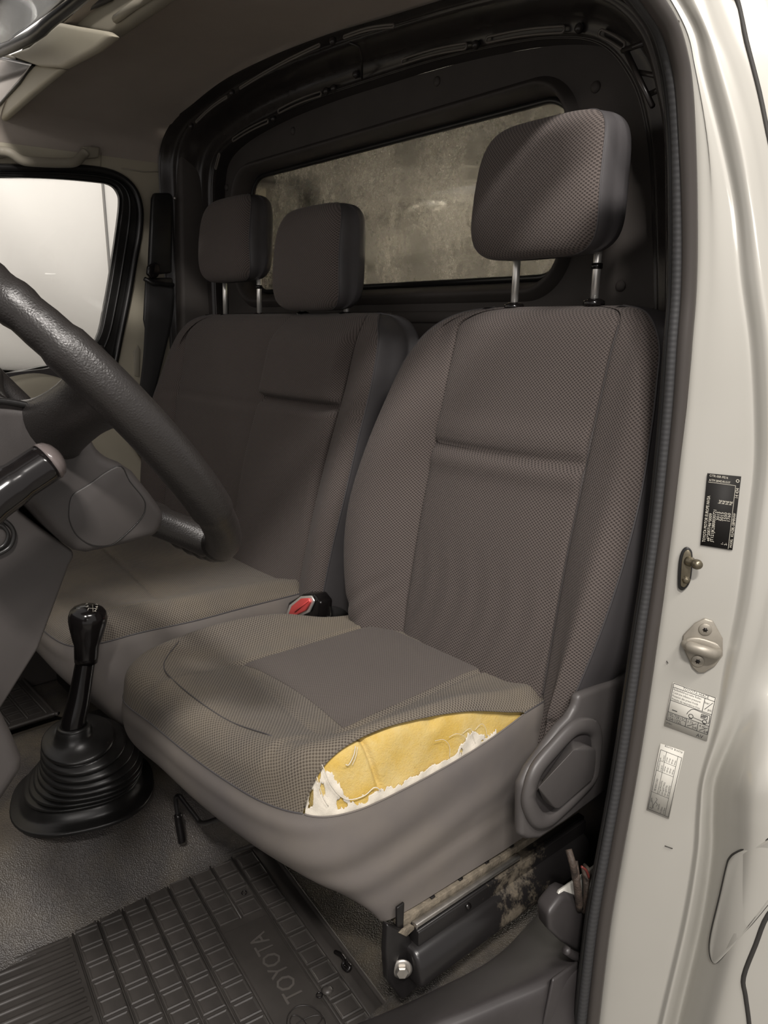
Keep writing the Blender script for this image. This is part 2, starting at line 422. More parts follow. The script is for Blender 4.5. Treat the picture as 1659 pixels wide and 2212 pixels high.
# ---- bulkhead panel with its window opening
Bl = [(-0.80, 0.25), (-0.81, 0.8), (-0.80, 1.2), (-0.794, 1.345), (-0.765, 1.405), (-0.646, 1.437), (-0.466, 1.456), (-0.274, 1.461), (-0.109, 1.458), (0.034, 1.453), (0.16, 1.447), (0.271, 1.436), (0.371, 1.422), (0.444, 1.401), (0.497, 1.364), (0.534, 1.312), (0.563, 1.243), (0.60, 1.1), (0.63, 0.8), (0.64, 0.25)]
def rrect(x0, x1, z0, z1, r, n=12):
    out = []
    for cx_, cz_, a0 in ((x1-r, z1-r, 0), (x0+r, z1-r, 90), (x0+r, z0+r, 180), (x1-r, z0+r, 270)):
        for k in range(n+1):
            a = math.radians(a0+90*k/n); out.append((cx_+r*math.cos(a), cz_+r*math.sin(a)))
    return out
win = rrect(-0.715, 0.375, 1.052, 1.358, 0.07)
lipo = rrect(-0.752, 0.408, 1.012, 1.386, 0.10)
Bd = [(x, z) for x, z in catmull(Bl, 4)]
wb = struct(plate_hole('wall_back', [(x, 1.150, z) for x, z in Bd], [(x, 1.150, z) for x, z in lipo], (0, 0.02, 0), M_bulk))
# pressed lip round the window (rounded return)
rows = []
for k in range(len(win)):
    ix, iz = win[k]; ox, oz = lipo[k]
    L = lambda t: (ox+(ix-ox)*t, oz+(iz-oz)*t)
    rows.append([(L(0)[0], 1.150, L(0)[1]), (L(.15)[0], 1.142, L(.15)[1]), (L(.4)[0], 1.132, L(.4)[1]), (L(.62)[0], 1.138, L(.62)[1]), (L(.78)[0], 1.158, L(.78)[1]), (L(.9)[0], 1.185, L(.9)[1]), (L(1)[0], 1.190, L(1)[1])])
recalc(grid_obj('window_lip', np.swapaxes(catmull(np.swapaxes(np.array(rows, float), 0, 1), 4), 0, 1), M_bulk, wb, cr=True))
p = [np.array([x, 1.186, z]) for x, z in rrect(-0.712, 0.372, 1.055, 1.355, 0.068)]
tube('rubber_seal', p, 0.0065, M_rub, wb, closed=True, seg=8)
wg = struct(prism('window_1', [(x, 1.190, z) for x, z in rrect(-0.716, 0.376, 1.051, 1.359, 0.07)], (0, 0.004, 0), M_glass, bevel=0))
for px, py in ((633, 283), (944, 176), (1287, 188), (1341, 618), (490, 405)):
    q = at(px, py, 'y', 1.15); lathe('trim_stud', q-np.array([0, -0.001, 0]), (0, -1, 0), [(0.0095, 0), (0.009, 0.003), (0.005, 0.0055), (0, 0.006)], M_bulk, wb, 16)
# horizontal pressing below the window
tube('lower_ridge', [(-0.78, 1.148, 0.985), (-0.3, 1.148, 0.985), (0.2, 1.148, 0.985), (0.60, 1.148, 0.985)], 0.012, M_bulk, wb, sx=0.5)

# ---- black steel hoop between the liner and the bulkhead
Al = [(-0.905, 0.3), (-0.905, 0.8), (-0.90, 1.15), (-0.895, 1.30), (-0.88, 1.42), (-0.80, 1.482), (-0.674, 1.504), (-0.507, 1.525), (-0.304, 1.528), (-0.101, 1.520), (0.081, 1.504), (0.256, 1.489), (0.40, 1.470), (0.52, 1.437), (0.61, 1.375), (0.655, 1.28), (0.68, 1.16), (0.70, 0.8), (0.71, 0.3)]
Bm = [(-0.81, 0.3), (-0.81, 0.8), (-0.803, 1.15), (-0.80, 1.28), (-0.79, 1.352), (-0.755, 1.405), (-0.646, 1.437), (-0.466, 1.455), (-0.274, 1.460), (-0.09, 1.457), (0.08, 1.452), (0.24, 1.440), (0.37, 1.422), (0.46, 1.393), (0.515, 1.340), (0.55, 1.27), (0.575, 1.15), (0.61, 0.8), (0.62, 0.3)]
prof = [(0.0, 1.000), (0.05, 1.004), (0.09, 1.003), (0.17, 1.026), (0.27, 1.034), (0.36, 1.036), (0.44, 1.050), (0.52, 1.085), (0.60, 1.098), (0.74, 1.102), (0.88, 1.104), (0.94, 1.110), (1.0, 1.112), (1.01, 1.15)]
rows = []
for (ax_, az_), (bx_, bz_) in zip(Al, Bm):
    rows.append([(ax_+(bx_-ax_)*t, y, az_+(bz_-az_)*t+0.012*math.sin(math.pi*min(t*1.6, 1))) for t, y in prof])
hoopA = net(rows, 8, 3)
hoop = grid_obj('arch_beam', hoopA, M_arch, wb); recalc(hoop)
HN = hoopA.shape
def hoop_pt(px, py, y):      # a point on the hoop near the photographed slot
    return at(px, py, 'y', y)
def slot(p0, p1, wd, y, bulge=0.0, mat=None):
    a = at(*p0, 'y', y); b = at(*p1, 'y', y); d = (b-a); L = np.linalg.norm(d); e = d/L; n = np.cross(e, [0, 1, 0])
    path = []
    for k in range(9):
        t = math.pi/2+math.pi*k/8; path.append(a+n*wd*math.sin(t)+e*wd*math.cos(t))
    m_ = n*bulge
    for k in range(1, 6): path.append(a+e*L*k/6-n*wd+m_*math.sin(math.pi*k/6))
    for k in range(9):
        t = -math.pi/2+math.pi*k/8; path.append(b+n*wd*math.sin(t)+e*wd*math.cos(t))
    for k in range(5, 0, -1): path.append(a+e*L*k/6+n*wd+m_*math.sin(math.pi*k/6))
    tube('slot', [q-np.array([0, 0.001, 0]) for q in path], 0.0022, mat or M_slot, wb, seg=6, closed=True)
YS = 1.096
slot((505, 302), (578, 262), 0.004, YS, 0.003); slot((604, 240), (692, 203), 0.0045, YS, 0.003)
slot((872, 133), (1005, 100), 0.0045, YS, 0.003); slot((1055, 86), (1215, 64), 0.0045, YS, 0.003); slot((1300, 72), (1345, 98), 0.0045, YS, 0.001)
slot((467, 362), (474, 335), 0.004, YS)
for a_, b_ in (((425, 263), (490, 210)), ((520, 190), (690, 98)), ((745, 80), (850, 56))):
    slot(a_, b_, 0.0022, 0.998, 0.004)
for px, py in ((412, 272), (500, 200), (718, 88), (590, 256), (1027, 96), (1250, 60), (720, 190), (704, 196), (768, 160)):
    q = at(px, py, 'y', 1.0 if py < 100 and px < 800 or px < 520 else YS)
    lathe('bolt', q, (0, -1, 0.2), [(0.008, -0.004), (0.007, 0.002), (0.004, 0.005), (0, 0.0055)], M_arch, wb, 12)
tube('overlap_joint', [at(755, 92, 'y', 1.015), at(775, 100, 'y', 1.03), at(782, 125, 'y', 1.06), at(782, 170, 'y', 1.095)], 0.0025, M_arch, wb, seg=6)
# gusset ribs at the upper corner by the driver's pillar
for a_, b_ in (((1345, 110), (1395, 92)), ((1375, 155), (1425, 165)), ((1400, 205), (1432, 190)), ((1350, 105), (1410, 230))):
    tube('gusset_rib', [at(*a_, 'y', 1.07), at((a_[0]+b_[0])/2, (a_[1]+b_[1])/2, 'y', 1.06), at(*b_, 'y', 1.05)], 0.004, M_arch, wb, seg=6)

# ---- passenger side wall, door and window
XP = -0.90
def xp(px, py, x=XP): return at(px, py, 'x', x)
fr_out = [(-260, 352), (0, 362), (130, 362), (215, 368), (262, 384), (290, 412), (302, 452), (300, 500), (290, 560), (276, 640), (258, 730), (244, 800), (225, 870), (-260, 900)]
fr_in = [(-260, 372), (0, 379), (120, 383), (205, 390), (245, 397), (262, 415), (265, 440), (258, 500), (246, 580), (232, 660), (214, 732), (170, 772), (90, 792), (-260, 822)]
oo = [xp(*q) for q in fr_out]; ii = [xp(*q) for q in fr_in]
oo_c = catmull(oo, 4, True); ii_c = catmull(ii, 4, True)
wallr = [(XP, -0.45, -0.02), (XP, 1.35, -0.02), (XP, 1.35, 1.46), (XP, -0.45, 1.46)]
wr = struct(plate_hole('wall_right', wallr, oo_c, (-0.05, 0, 0), M_cream))
dr = struct(plate_hole('door_1', [q+np.array([-0.004, 0, 0]) for q in oo_c], [q+np.array([-0.004, 0, 0]) for q in ii_c], (-0.035, 0, 0), M_rub, bevel=0.003))
tube('door_seal', [q+np.array([0.004, 0, 0]) for q in oo_c], 0.009, M_rub, dr, seg=8, closed=True)
mid = (oo_c*0.45+ii_c*0.55)
tube('frame_bead', [q+np.array([-0.002, 0, 0]) for q in mid], 0.0035, M_rub, dr, seg=8, closed=True)
struct(prism('window_2', [q+np.array([-0.02, 0, 0]) for q in ii_c], (-0.004, 0, 0), M_clear, bevel=0))
# dark upper door trim, cream lower door
prism('upper_trim', [xp(-250, 826), xp(0, 806), xp(90, 796), xp(170, 778), xp(214, 742), xp(232, 770), xp(222, 850), xp(150, 870), xp(-250, 900)], (0.03, 0, 0), M_plas, dr, bevel=0.008)
z0 = 0.83
prism('lower_panel', [(XP+0.01, -0.1, 0.08), (XP+0.01, 0.93, 0.08), (XP+0.01, 0.98, 0.80), (XP+0.01, -0.1, 0.80)], (0.03, 0, 0), M_cream, dr, bevel=0.01)
prism('darkening_plate', [(XP+0.042, -0.2, 0.0), (XP+0.042, 1.05, 0.0), (XP+0.042, 1.05, 0.46), (XP+0.042, -0.2, 0.46)], (0.02, 0, 0), M_bulk, dr, bevel=0.006)  # black plate added to darken the lower part of the wall
arm = []
for px, py in ((-120, 870), (-40, 856), (30, 832), (100, 819), (155, 830), (205, 862), (250, 912), (300, 985), (330, 1040)):
    q = xp(px, py, -0.80); arm.append([(XP+0.035, q[1]-0.01, q[2]+0.012), (XP+0.06, q[1], q[2]+0.008), (-0.80, q[1], q[2]), (-0.795, q[1]-0.004, q[2]-0.05), (-0.80, q[1]-0.008, q[2]-0.12), (-0.83, q[1]-0.01, q[2]-0.2), (XP+0.035, q[1]-0.01, q[2]-0.26)])
recalc(grid_obj('armrest', net(arm, 5, 5), M_cream, dr))
# cream trim seams above the door and on the pillar
tube('trim_seam', [xp(221, 305)+np.array([0.002, 0, 0]), xp(218, 335)+np.array([0.002, 0, 0]), xp(216, 362)+np.array([0.002, 0, 0])], 0.0012, M_creamd, wr, seg=6)
tube('trim_seam', [xp(262, 364)+np.array([0.002, 0, 0]), xp(310, 372)+np.array([0.002, 0, 0]), xp(370, 371)+np.array([0.002, 0, 0])], 0.0015, M_creamd, wr, seg=6)
prism('pillar_access_cap', [xp(296, 745), xp(302, 755), xp(300, 815), xp(290, 812), xp(287, 760)], (0.004, 0, 0), M_creamd, wr)
# dark pillar casing beside the hoop
prism('pillar_casing', [at(372, 372, 'x', -0.885), at(372, 308, 'x', -0.885), (-0.885, 1.10, 1.47), (-0.885, 1.16, 1.47), (-0.885, 1.16, 0.1), (-0.885, 0.99, 0.1), at(380, 800, 'x', -0.885), at(376, 600, 'x', -0.885)], (0.05, 0, 0), M_bulk, wr, bevel=0.01)
lathe('trim_screw', at(378, 428, 'x', -0.832), (1, -0.3, 0), [(0.005, -0.003), (0.0045, 0.002), (0.002, 0.004), (0, 0.004)], M_steel, wr, 12)

# ---- driver's door opening: pillar trim, seals, painted jamb
lip = [(1335, -60), (1385, 0), (1425, 60), (1446, 130), (1457, 200), (1464, 300), (1466, 420), (1466, 540), (1463, 640), (1455, 740), (1445, 880), (1434, 1000), (1421, 1120), (1403, 1250), (1384, 1370), (1368, 1480), (1350, 1600), (1330, 1720), (1308, 1840), (1283, 1980), (1268, 2100), (1256, 2212), (1246, 2320)]
smo = [(1358, -70), (1410, 0), (1447, 60), (1468, 130), (1478, 200), (1484, 300), (1488, 420), (1489, 540), (1486, 640), (1478, 740), (1468, 880), (1456, 1000), (1443, 1120), (1425, 1250), (1407, 1370), (1391, 1480), (1373, 1600), (1353, 1720), (1331, 1840), (1307, 1980), (1292, 2100), (1280, 2212), (1270, 2320)]
lipP = catmull([at(*q, 'x', 0.775) for q in lip], 6); smoP = catmull([at(*q, 'x', 0.786) for q in smo], 6)
wl = struct(recalc(grid_obj('wall_left', np.array([[p_+np.array(o_) for o_ in ((0.006, 0.006, 0), (-0.008, 0.004, 0), (-0.018, 0.02, 0), (-0.026, 0.08, 0), (-0.03, 0.42, 0))] for p_ in lipP]), M_bulk)))
box('shade_plate', (0.722, 1.13, 0.22), (0.02, 0.42, 0.46), M_bulk, wl, bevel=0.003)  # dark plate added over a lit floor patch, standing in for shade
def ribrubber():
    k = NT('ribbed_rubber_seal'); o = k.obj(); sp = k.n('ShaderNodeSeparateXYZ'); k.l(o, sp.inputs[0])
    s = k.math('SINE', k.math('MULTIPLY', sp.outputs[2], 2*math.pi/0.0065))
    k.setc((0.033, 0.033, 0.034)); k.b.inputs['Roughness'].default_value = 0.55; k.bump(s, 0.12, 0.0008); return k.m
sl = thing('weather_seal', 'black ribbed rubber door seal running down the pillar edge right of the seat', 'seal')
M_rub2 = plain('brown_black_rubber_bulb', (0.050, 0.044, 0.040), 0.35)
tube('ribbed_lip', lipP, 0.0085, ribrubber(), sl, seg=12, sx=0.8)
tube('smooth_bulb', smoP, 0.0092, M_rub2, sl, seg=14)
tube('inner_lip', [q+np.array([-0.011, 0.004, 0]) for q in lipP], 0.0045, M_rub, sl, seg=8)

yr = [-60, 60, 150, 300, 450, 600, 740, 880, 1000, 1120, 1300, 1440, 1560, 1680, 1760, 1850, 2000, 2212, 2330]
Wp = {-60: 1405, 60: 1462, 150: 1483, 300: 1497, 450: 1502, 600: 1502, 740: 1493, 880: 1483, 1000: 1470, 1120: 1457, 1300: 1433, 1440: 1412, 1560: 1394, 1680: 1374, 1760: 1360, 1850: 1346, 2000: 1320, 2212: 1293, 2330: 1282}
C2 = {-60: 1430, 60: 1500, 150: 1522, 300: 1560, 450: 1590, 600: 1604, 740: 1622, 880: 1630, 1000: 1630, 1120: 1617, 1300: 1593, 1440: 1565, 1560: 1545, 1680: 1512, 1760: 1503, 1850: 1496, 2000: 1470, 2212: 1420, 2330: 1395}
C4 = {-60: 1500, 60: 1545, 150: 1580, 300: 1622, 450: 1645, 600: 1665, 740: 1685, 880: 1690, 1000: 1688, 1120: 1675, 1300: 1650, 1440: 1618, 1560: 1592, 1680: 1545, 1760: 1538, 1850: 1535, 2000: 1512, 2212: 1462, 2330: 1440}
rows = []
for y in yr:
    a, b, d = Wp[y], C2[y], C4[y]
    low = min(max((y-1450)/250, 0), 1)
    J = lambda px, off: atj(px, y, off)
    # off > 0 is away from the viewer's side; off < 0 stands proud
    row = [J(a-22, -0.03), J(a-8, -0.012), J(a+4, -0.004), J(a+30, -0.002), J(a+0.5*(b-a), -0.001), J(b-14, -0.001), J(b, -0.001), J(b+0.3*(d-b), 0.005), J(b+0.6*(d-b), 0.008-0.010*low), J(d, 0.004-0.020*low)]
    row += [J(d+18, -0.004+0.004*low), J(d+46+14*low, -0.012+0.044*low), J(d+95, -0.018+0.064*low), J(d+150, -0.03+0.076*low), J(d+230, -0.06+0.095*low)]
    rows.append(row)
JA = net(rows, 6, 6)
jb = struct(recalc(grid_obj('wall_body_left', JA, M_paint))); jb.name = 'trim_1'
from mathutils.bvhtree import BVHTree
BT_body = BVHTree.FromPolygons([tuple(v.co) for v in jb.data.vertices], [tuple(p_.vertices) for p_ in jb.data.polygons])
def onbody(px, py, lift=0.0):
    h = BT_body.ray_cast(Vector(CAM), Vector(ray(px, py)))
    if h[0] is None: return atj(px, py)
    n_ = np.array(h[1]); n_ = n_ if np.dot(n_, ray(px, py)) < 0 else -n_
    return np.array(h[0])+n_*lift
# ================================================================== SEATS
def sample_rows(D, nr, s, u):
    """bilinear lookup in a dense net; s,u arrays in control units, nr samples per span"""
    R, C = D.shape[:2]; i = np.clip(np.asarray(s)*nr, 0, R-1.001); j = np.clip(np.asarray(u)*nr, 0, C-1.001)
    i0 = i.astype(int); j0 = j.astype(int); fi = (i-i0)[..., None]; fj = (j-j0)[..., None]
    return (D[i0, j0]*(1-fi)*(1-fj)+D[i0+1, j0]*fi*(1-fj)+D[i0, j0+1]*(1-fi)*fj+D[i0+1, j0+1]*fi*fj)
def gauss(v, c, w_): return np.exp(-((v-c)/w_)**2)
def sstep(a, b, v): t = np.clip((v-a)/(b-a), 0, 1); return t*t*(3-2*t)

def backrest(root, rows, colfn, f0, f1, disp, seams, nr=12, nc=8):
    """closed loft; columns f0..f1 (control index) are the checked cover, the rest is the vinyl shell"""
    A = net([[(x, y, r[0]) for x, y in colfn(*r)] for r in rows], nr, nc, cc=True)
    A = disp(A)
    a, b = f0*nc, f1*nc
    uv = grid_uv(A[:, a:b+1]); uv[:, :, 1] = A[:, a:b+1, 2]*1.04; uv[:, :, 0] += A[:, (a+b)//2, 0][:, None]
    grid_obj('back_cover', A[:, a:b+1], M_fab, root, uv=uv, flip=False)
    rest = np.concatenate([A[:, b:], A[:, :a+1]], axis=1)
    grid_obj('side_panel', rest, M_side, root)
    cap = A[-1]
    for nm, c in (('piping', a), ('piping', b)):
        tube(nm, A[:, c], 0.0017, M_side, root, seg=6)
    for c, r0, r1 in seams:
        P = A[r0*nr:r1*nr+1, int(c*nc)]; P = P+np.array([0, 0.0005, 0]); tube('seam', P, 0.0009, M_side, root, seg=5)
    return A

def superhead(root, xc, zc, ax_, az_, yf, yb, lean=0.0, post=None, lab=None, ztop_extra=0.0, tilt=0.0):
    """headrest: front cover, side cover, two posts with guides"""
    hy = (yb-yf)/2; ym = (yb+yf)/2
    sp = lambda v, e: math.copysign(abs(v)**e, v)
    th = np.linspace(-math.pi, math.pi, 97)[:-1]; ph = np.linspace(-math.pi/2, math.pi/2, 49)
    A = []
    for p_ in ph:
        row = []
        for t in th:
            e1, e2 = 0.42, 0.38
            cx_ = sp(math.cos(p_), e1)
            x = ax_*cx_*sp(math.sin(t), e2); y = -hy*cx_*sp(math.cos(t), 0.55); z = az_*sp(math.sin(p_), e1)
            if y < 0: x *= 0.97; y *= 1+0.10*math.cos(min(abs(x)/ax_, 1)*math.pi/2)
            x *= 1-0.05*(z/az_)
            y += lean*z+ (0.012*(z/az_)**2 if y < 0 else 0)
            row.append((xc+x, ym+y, zc+z))
        A.append(row)
    A = np.array(A); n = len(th); m = n//2
    # columns run from back (-pi) over -x side, front (0), +x side
    a, b = m-17, m+17
    q = A[:, a:b+1]; uv = np.stack([q[:, :, 0], q[:, :, 2]], 2)
    h = link(bpy.data.objects.new('headrest', grid_mesh('headrest', q, M_fab, uv)), root)
    if lab: h['label'] = lab
    grid_obj('side_cover', np.concatenate([A[:, b:], A[:, :a+1]], axis=1), M_side, h)
    for c in (a, b): tube('piping', A[4:-4, c], 0.0012, M_side, h, seg=6)
    for i, (px_, py_, z0_) in enumerate(post):
        tube('post', [(px_, py_, z0_-0.01), (px_, py_+0.002, z0_+0.06), (px_, py_+0.004, zc-az_+0.03)], 0.0062, M_chrome, h, seg=16)
        g = lathe('post_guide', (px_, py_, z0_-0.004), (0, 0, 1), [(0.015, 0), (0.0165, 0.004), (0.016, 0.008), (0.011, 0.011), (0.0075, 0.012)], M_gloss, h, 20)
        if i == 1: lathe('notch_ring', (px_, py_+0.002, zc-az_-0.018), (0, 0, 1), [(0.0064, 0), (0.0085, 0.001), (0.0085, 0.008), (0.0064, 0.009)], M_gloss, h, 16)
    return h
def grid_mesh(name, A, mat, uv):
    o = grid_obj(name, A, mat, None, uv=uv); me = o.data; bpy.data.objects.remove(o); return me

# ---------------- driver's seat
ds = thing('driver_seat', 'grey checked fabric driver seat with torn cushion side showing yellow foam', 'car seat')
SL, SR = 0.315, 0.622
def dcol(z, xl, xr, y0, B, fl, yb):
    sl, sr = max(SL, xl+0.05), min(SR, xr-0.045)
    m = (xl+xr)/2; C_ = B*0.55; fr_ = fl+0.030*float(sstep(0.44, 0.52, z))*(1-float(sstep(0.6, 0.76, z)))
    return [(xl+0.02, yb), (xl-1.3*fl, yb-0.03), (xl-0.5*fl, y0+0.025), (xl+0.004, y0-B*0.45), (xl+0.02, y0-B*0.92), (xl+(sl-xl)*0.45, y0-B), (sl-0.03, y0-B*0.5), (sl-0.006, y0-0.003),
            (sl, y0+0.005), (sl+0.008, y0-0.003), (sl*0.75+sr*0.25, y0-0.010), ((sl+sr)/2, y0-0.011), (sl*0.25+sr*0.75, y0-0.010), (sr-0.008, y0-0.003), (sr, y0+0.005),
            (sr+0.008, y0-0.002), (sr+0.03, y0-C_*0.5), (xr-(xr-sr)*0.35, y0-C_), (xr-0.014, y0-C_*0.8), (xr, y0-C_*0.2), (xr+0.3*fr_+.004, y0+0.03), (xr+fr_, yb-0.03), (xr-0.02, yb), (m, yb+0.006)]
drows = [(0.36, 0.215, 0.662, 0.83, 0.02, 0.0, 0.93), (0.415, 0.21, 0.668, 0.84, 0.03, 0.0, 0.94), (0.44, 0.195, 0.675, 0.845, 0.045, 0.0, 0.955), (0.55, 0.165, 0.702, 0.865, 0.055, 0.0, 0.98), (0.65, 0.155, 0.718, 0.885, 0.055, 0.012, 1.0),
         (0.75, 0.163, 0.722, 0.91, 0.045, 0.022, 1.02), (0.84, 0.182, 0.716, 0.932, 0.032, 0.036, 1.035), (0.90, 0.200, 0.708, 0.948, 0.022, 0.036, 1.045), (0.942, 0.225, 0.700, 0.960, 0.014, 0.022, 1.052),
         (0.972, 0.258, 0.682, 0.972, 0.008, 0.01, 1.056), (0.992, 0.30, 0.652, 0.990, 0.0, 0.0, 1.05), (1.0, 0.345, 0.60, 1.018, -0.003, 0.0, 1.03)]
def ddisp(A):
    x, z = A[:, :, 0], A[:, :, 2]; front = (A[:, :, 1] < 0.96+0.02)
    inn = sstep(SL-0.004, SL+0.006, x)*(1-sstep(SR-0.006, SR+0.004, x))
    zz = 0.775+0.018*(x-0.45)
    d = 0.011*gauss(z, zz, 0.0055)*inn - 0.006*gauss(z, zz-0.02, 0.016)*inn - 0.005*gauss(z, zz+0.03, 0.02)*inn
    # soft vertical creases low on the panel and puckers at the left bolster
    d += 0.0013*np.sin(x*140+3*np.sin(z*20))*inn*(1-sstep(0.50, 0.66, z))
    d += 0.005*gauss(x-0.21-(z-0.48)*1.2, 0, 0.012)*(1-sstep(0.52, 0.56, z))
    d += 0.004*gauss(x-0.26-(z-0.48)*1.0, 0, 0.010)*(1-sstep(0.50, 0.54, z))
    A = A.copy(); A[:, :, 1] += np.where(front, d, 0); return A
DB = backrest(ds, drows, dcol, 3, 19, ddisp, [(8, 2, 9), (14, 2, 9)])
superhead(ds, 0.464, 1.172, 0.128, 0.101, 0.950, 1.048, lean=0.12, post=[(0.391, 1.02, 1.0), (0.548, 1.02, 1.003)])

# cushion: radial net, 20 stations round the rim
ST = [(.116, .47, .41), (.124, .425, .405), (.165, .396, .40), (.26, .400, .40), (.36, .404, .40), (.45, .412, .40), (.53, .426, .40), (.585, .452, .402), (.612, .50, .405), (.622, .58, .410),
      (.626, .70, .417), (.630, .80, .432), (.628, .87, .44), (.60, .90, .44), (.40, .90, .43), (.22, .90, .43), (.178, .87, .43), (.165, .78, .42), (.140, .68, .42), (.117, .57, .415)]
CR = [.468, .462, .458, .450, .447, .450, .462, .478, .487, .490, .482, .462, .45, .44, .435, .435, .440, .452, .474, .475]
SKZ = [.27, .26, .25, .235, .225, .22, .215, .205, .205, .207, .210, .215, .22, .22, .22, .22, .22, .25, .27, .28]
SKY = [.03, .05, .07, .10, .115, .125, .125, .10, .05, .01, 0, 0, 0, 0, 0, 0, 0, 0, 0, .02]
def cushion_net(ST, CR, SKZ, SKY, cen, drop=1.0, skin=0.0):
    cen = np.array(cen); rows = []
    for (x, y, z), cr, sz, sy in zip(ST, CR, SKZ, SKY):
        O = np.array([x, y, z]); v = O-cen; v[2] = 0; L = np.linalg.norm(v[:2]); e = v/L
        P = lambda t, zz: np.array([cen[0]+v[0]*t, cen[1]+v[1]*t, zz])
        base = cen[2]
        rows.append([P(0.0, base), P(0.33, base-0.001), P(0.60, base-0.001), P(0.78, base*0.45+cr*0.55), P(0.90, cr), P(0.975, cr-0.018), O+np.array([0, 0, 0.0]),
                     O+e*0.004+np.array([0, 0, -0.03]), O+e*(0.002)+np.array([0, sy*0.15, (sz-z)*0.5]), np.array([x, y+sy, sz])-e*0.006])
    return rows
NS = 14
drc = cushion_net(ST, CR, SKZ, SKY, (.375, .66, .447))
CD = net(drc, NS, NS, cr=True)
CD = np.concatenate([CD, CD[:1]], axis=0)
def cush_disp(P, seamU=None):
    """seams and sag, applied to any sampled points (top side only)"""
    P = P.copy(); x, y, z = P[..., 0], P[..., 1], P[..., 2]
    top = sstep(0.415, 0.435, z)
    inx = sstep(0.235, 0.25, x)*(1-sstep(0.515, 0.53, x))
    g = 0.006*(gauss(x, 0.245+0.05*(y-0.6), 0.005)+gauss(x, 0.520-0.03*(y-0.6), 0.005))*sstep(0.53, 0.56, y)
    g += 0.004*gauss(y, 0.545+0.02*np.sin(x*9), 0.006)*inx
    hump = 0.006*gauss(y, 0.47, 0.05)*inx
    g += -0.004*inx*sstep(0.56, 0.62, y)*(np.sin(x*11.0-3.0)*0.4+0.4)
    # soft folds beside the tear
    g += 0.006*gauss((x-0.545)-0.25*(y-0.5)**2, 0, 0.008)*gauss(y, 0.56, 0.09)
    P[..., 2] = z-(g-hump)*top
    return P
H0, H1 = 6.95, 10.98                                     # the tear, in rim stations
def hole_up(s):
    t = np.clip((s-H0)/(H1-H0), 0, 1); return 6.0-1.80*np.sin(math.pi*t**1.15)**0.45*(0.84+0.16*np.sin(5.0*t+0.6))*np.where((s > H0) & (s < H1), 1, 0)
def hole_dn(s):
    t = np.clip((s-H0)/(H1-H0), 0, 1); return 6.0+0.24*np.sin(math.pi*t)**0.6*np.where((s > H0) & (s < H1), 1, 0)
srow = np.linspace(0, 20, 20*NS*2+1)
uf = np.linspace(0, 1, 110)
ef = hole_up(srow); ed = hole_dn(srow)
Utop = ef[:, None]*(1-(1-uf[None, :])**1.15)
Top = cush_disp(sample_rows(CD, NS, np.repeat(srow[:, None], 110, 1), Utop))
# uv: planar plus rim arc length
def rim_uv(T):
    d = np.linalg.norm(np.diff(T, axis=1), axis=2); d2 = np.linalg.norm(np.diff(T[:, :, :2], axis=1), axis=2)
    ex_ = np.zeros(T.shape[:2]); ex_[:, 1:] = np.cumsum(d-d2, axis=1)
    c = T[0, 0, :2]; v = T[:, -1, :2]-c; v = v/np.linalg.norm(v, axis=1, keepdims=True)
    return T[:, :, :2]+ex_[:, :, None]*v[:, None]
cc_ = grid_obj('cushion_cover', Top, M_fabc, ds, uv=rim_uv(Top), flip=True)
us = np.linspace(0, 1, 40)
Usk = ed[:, None]+(9-ed[:, None])*us[None, :]
Sk = sample_rows(CD, NS, np.repeat(srow[:, None], 40, 1), Usk)
# drape folds in the side cloth
SN = normals(Sk)
xk, yk, zk = Sk[..., 0], Sk[..., 1], Sk[..., 2]
h_ = (zk-0.21)/0.2
env = np.sin(np.clip(us[None, :], 0, 1)*math.pi)**0.8
fold = 0.0030*np.sin(55*(h_*0.32-(yk-0.45)*0.42+xk*0.35))*(1-sstep(0.35, 0.75, h_))+0.0035*gauss(h_-0.30, (yk-0.62)*0.55, 0.05)*sstep(0.5, 0.7, yk)
fold += 0.0022*np.sin(38*(h_*0.35-(yk-0.6)*0.5))*gauss(yk, 0.58, 0.16)
face = sstep(0.35, 0.60, xk)
Sk = Sk-np.stack([np.ones_like(xk)*0.9, -np.ones_like(xk)*0.5, np.zeros_like(xk)], 2)*(fold*env*face)[..., None]
sk = grid_obj('cushion_skirt', Sk, M_skirt, ds, flip=True)
hs = (srow > H0-0.001) & (srow < H1+0.001)
tube('frayed_edge', Top[hs][:, -1], 0.0013, M_fabc, ds, seg=6)
tube('frayed_edge', Sk[hs][:, 0], 0.0011, M_skirt, ds, seg=6)
# welt line round the rest of the rim
k0 = srow <= H0; k1 = (srow >= H1)
tube('seam', Top[k0][:, -1], 0.0012, M_side, ds, seg=6); tube('seam', Top[k1][:, -1], 0.0012, M_side, ds, seg=6)
# foam block under the tear
sf = np.linspace(H0-0.35, H1+0.4, 200); uu = np.linspace(3.3, 7.0, 90)
Fm = sample_rows(CD, NS, np.repeat(sf[:, None], 90, 1), np.repeat(uu[None, :], 200, 0)); Fm = cush_disp(Fm)
FN = normals(Fm); 
if FN[100, 45, 0] < 0: FN = -FN
rng = np.random.default_rng(3)
xf, yf_, zf = Fm[..., 0], Fm[..., 1], Fm[..., 2]
lump = 0.0018*np.sin(yf_*32+zf*25)+0.0006*np.sin(yf_*90-zf*65)
lump -= 0.006*gauss(yf_-0.537-(zf-0.44)*(-0.25), 0, 0.004)*sstep(0.40, 0.425, zf)     # the split in the block
lump -= 0.005*gauss(yf_, 0.635, 0.012)*sstep(0.455, 0.475, zf)
lump -= 0.006*(1-sstep(0.452, 0.462, yf_))
foam_ = grid_obj('foam_block', Fm-FN*(0.0065-lump)[..., None], M_foam, ds, flip=True); tag(foam_, 'yellow foam showing through the torn cover')
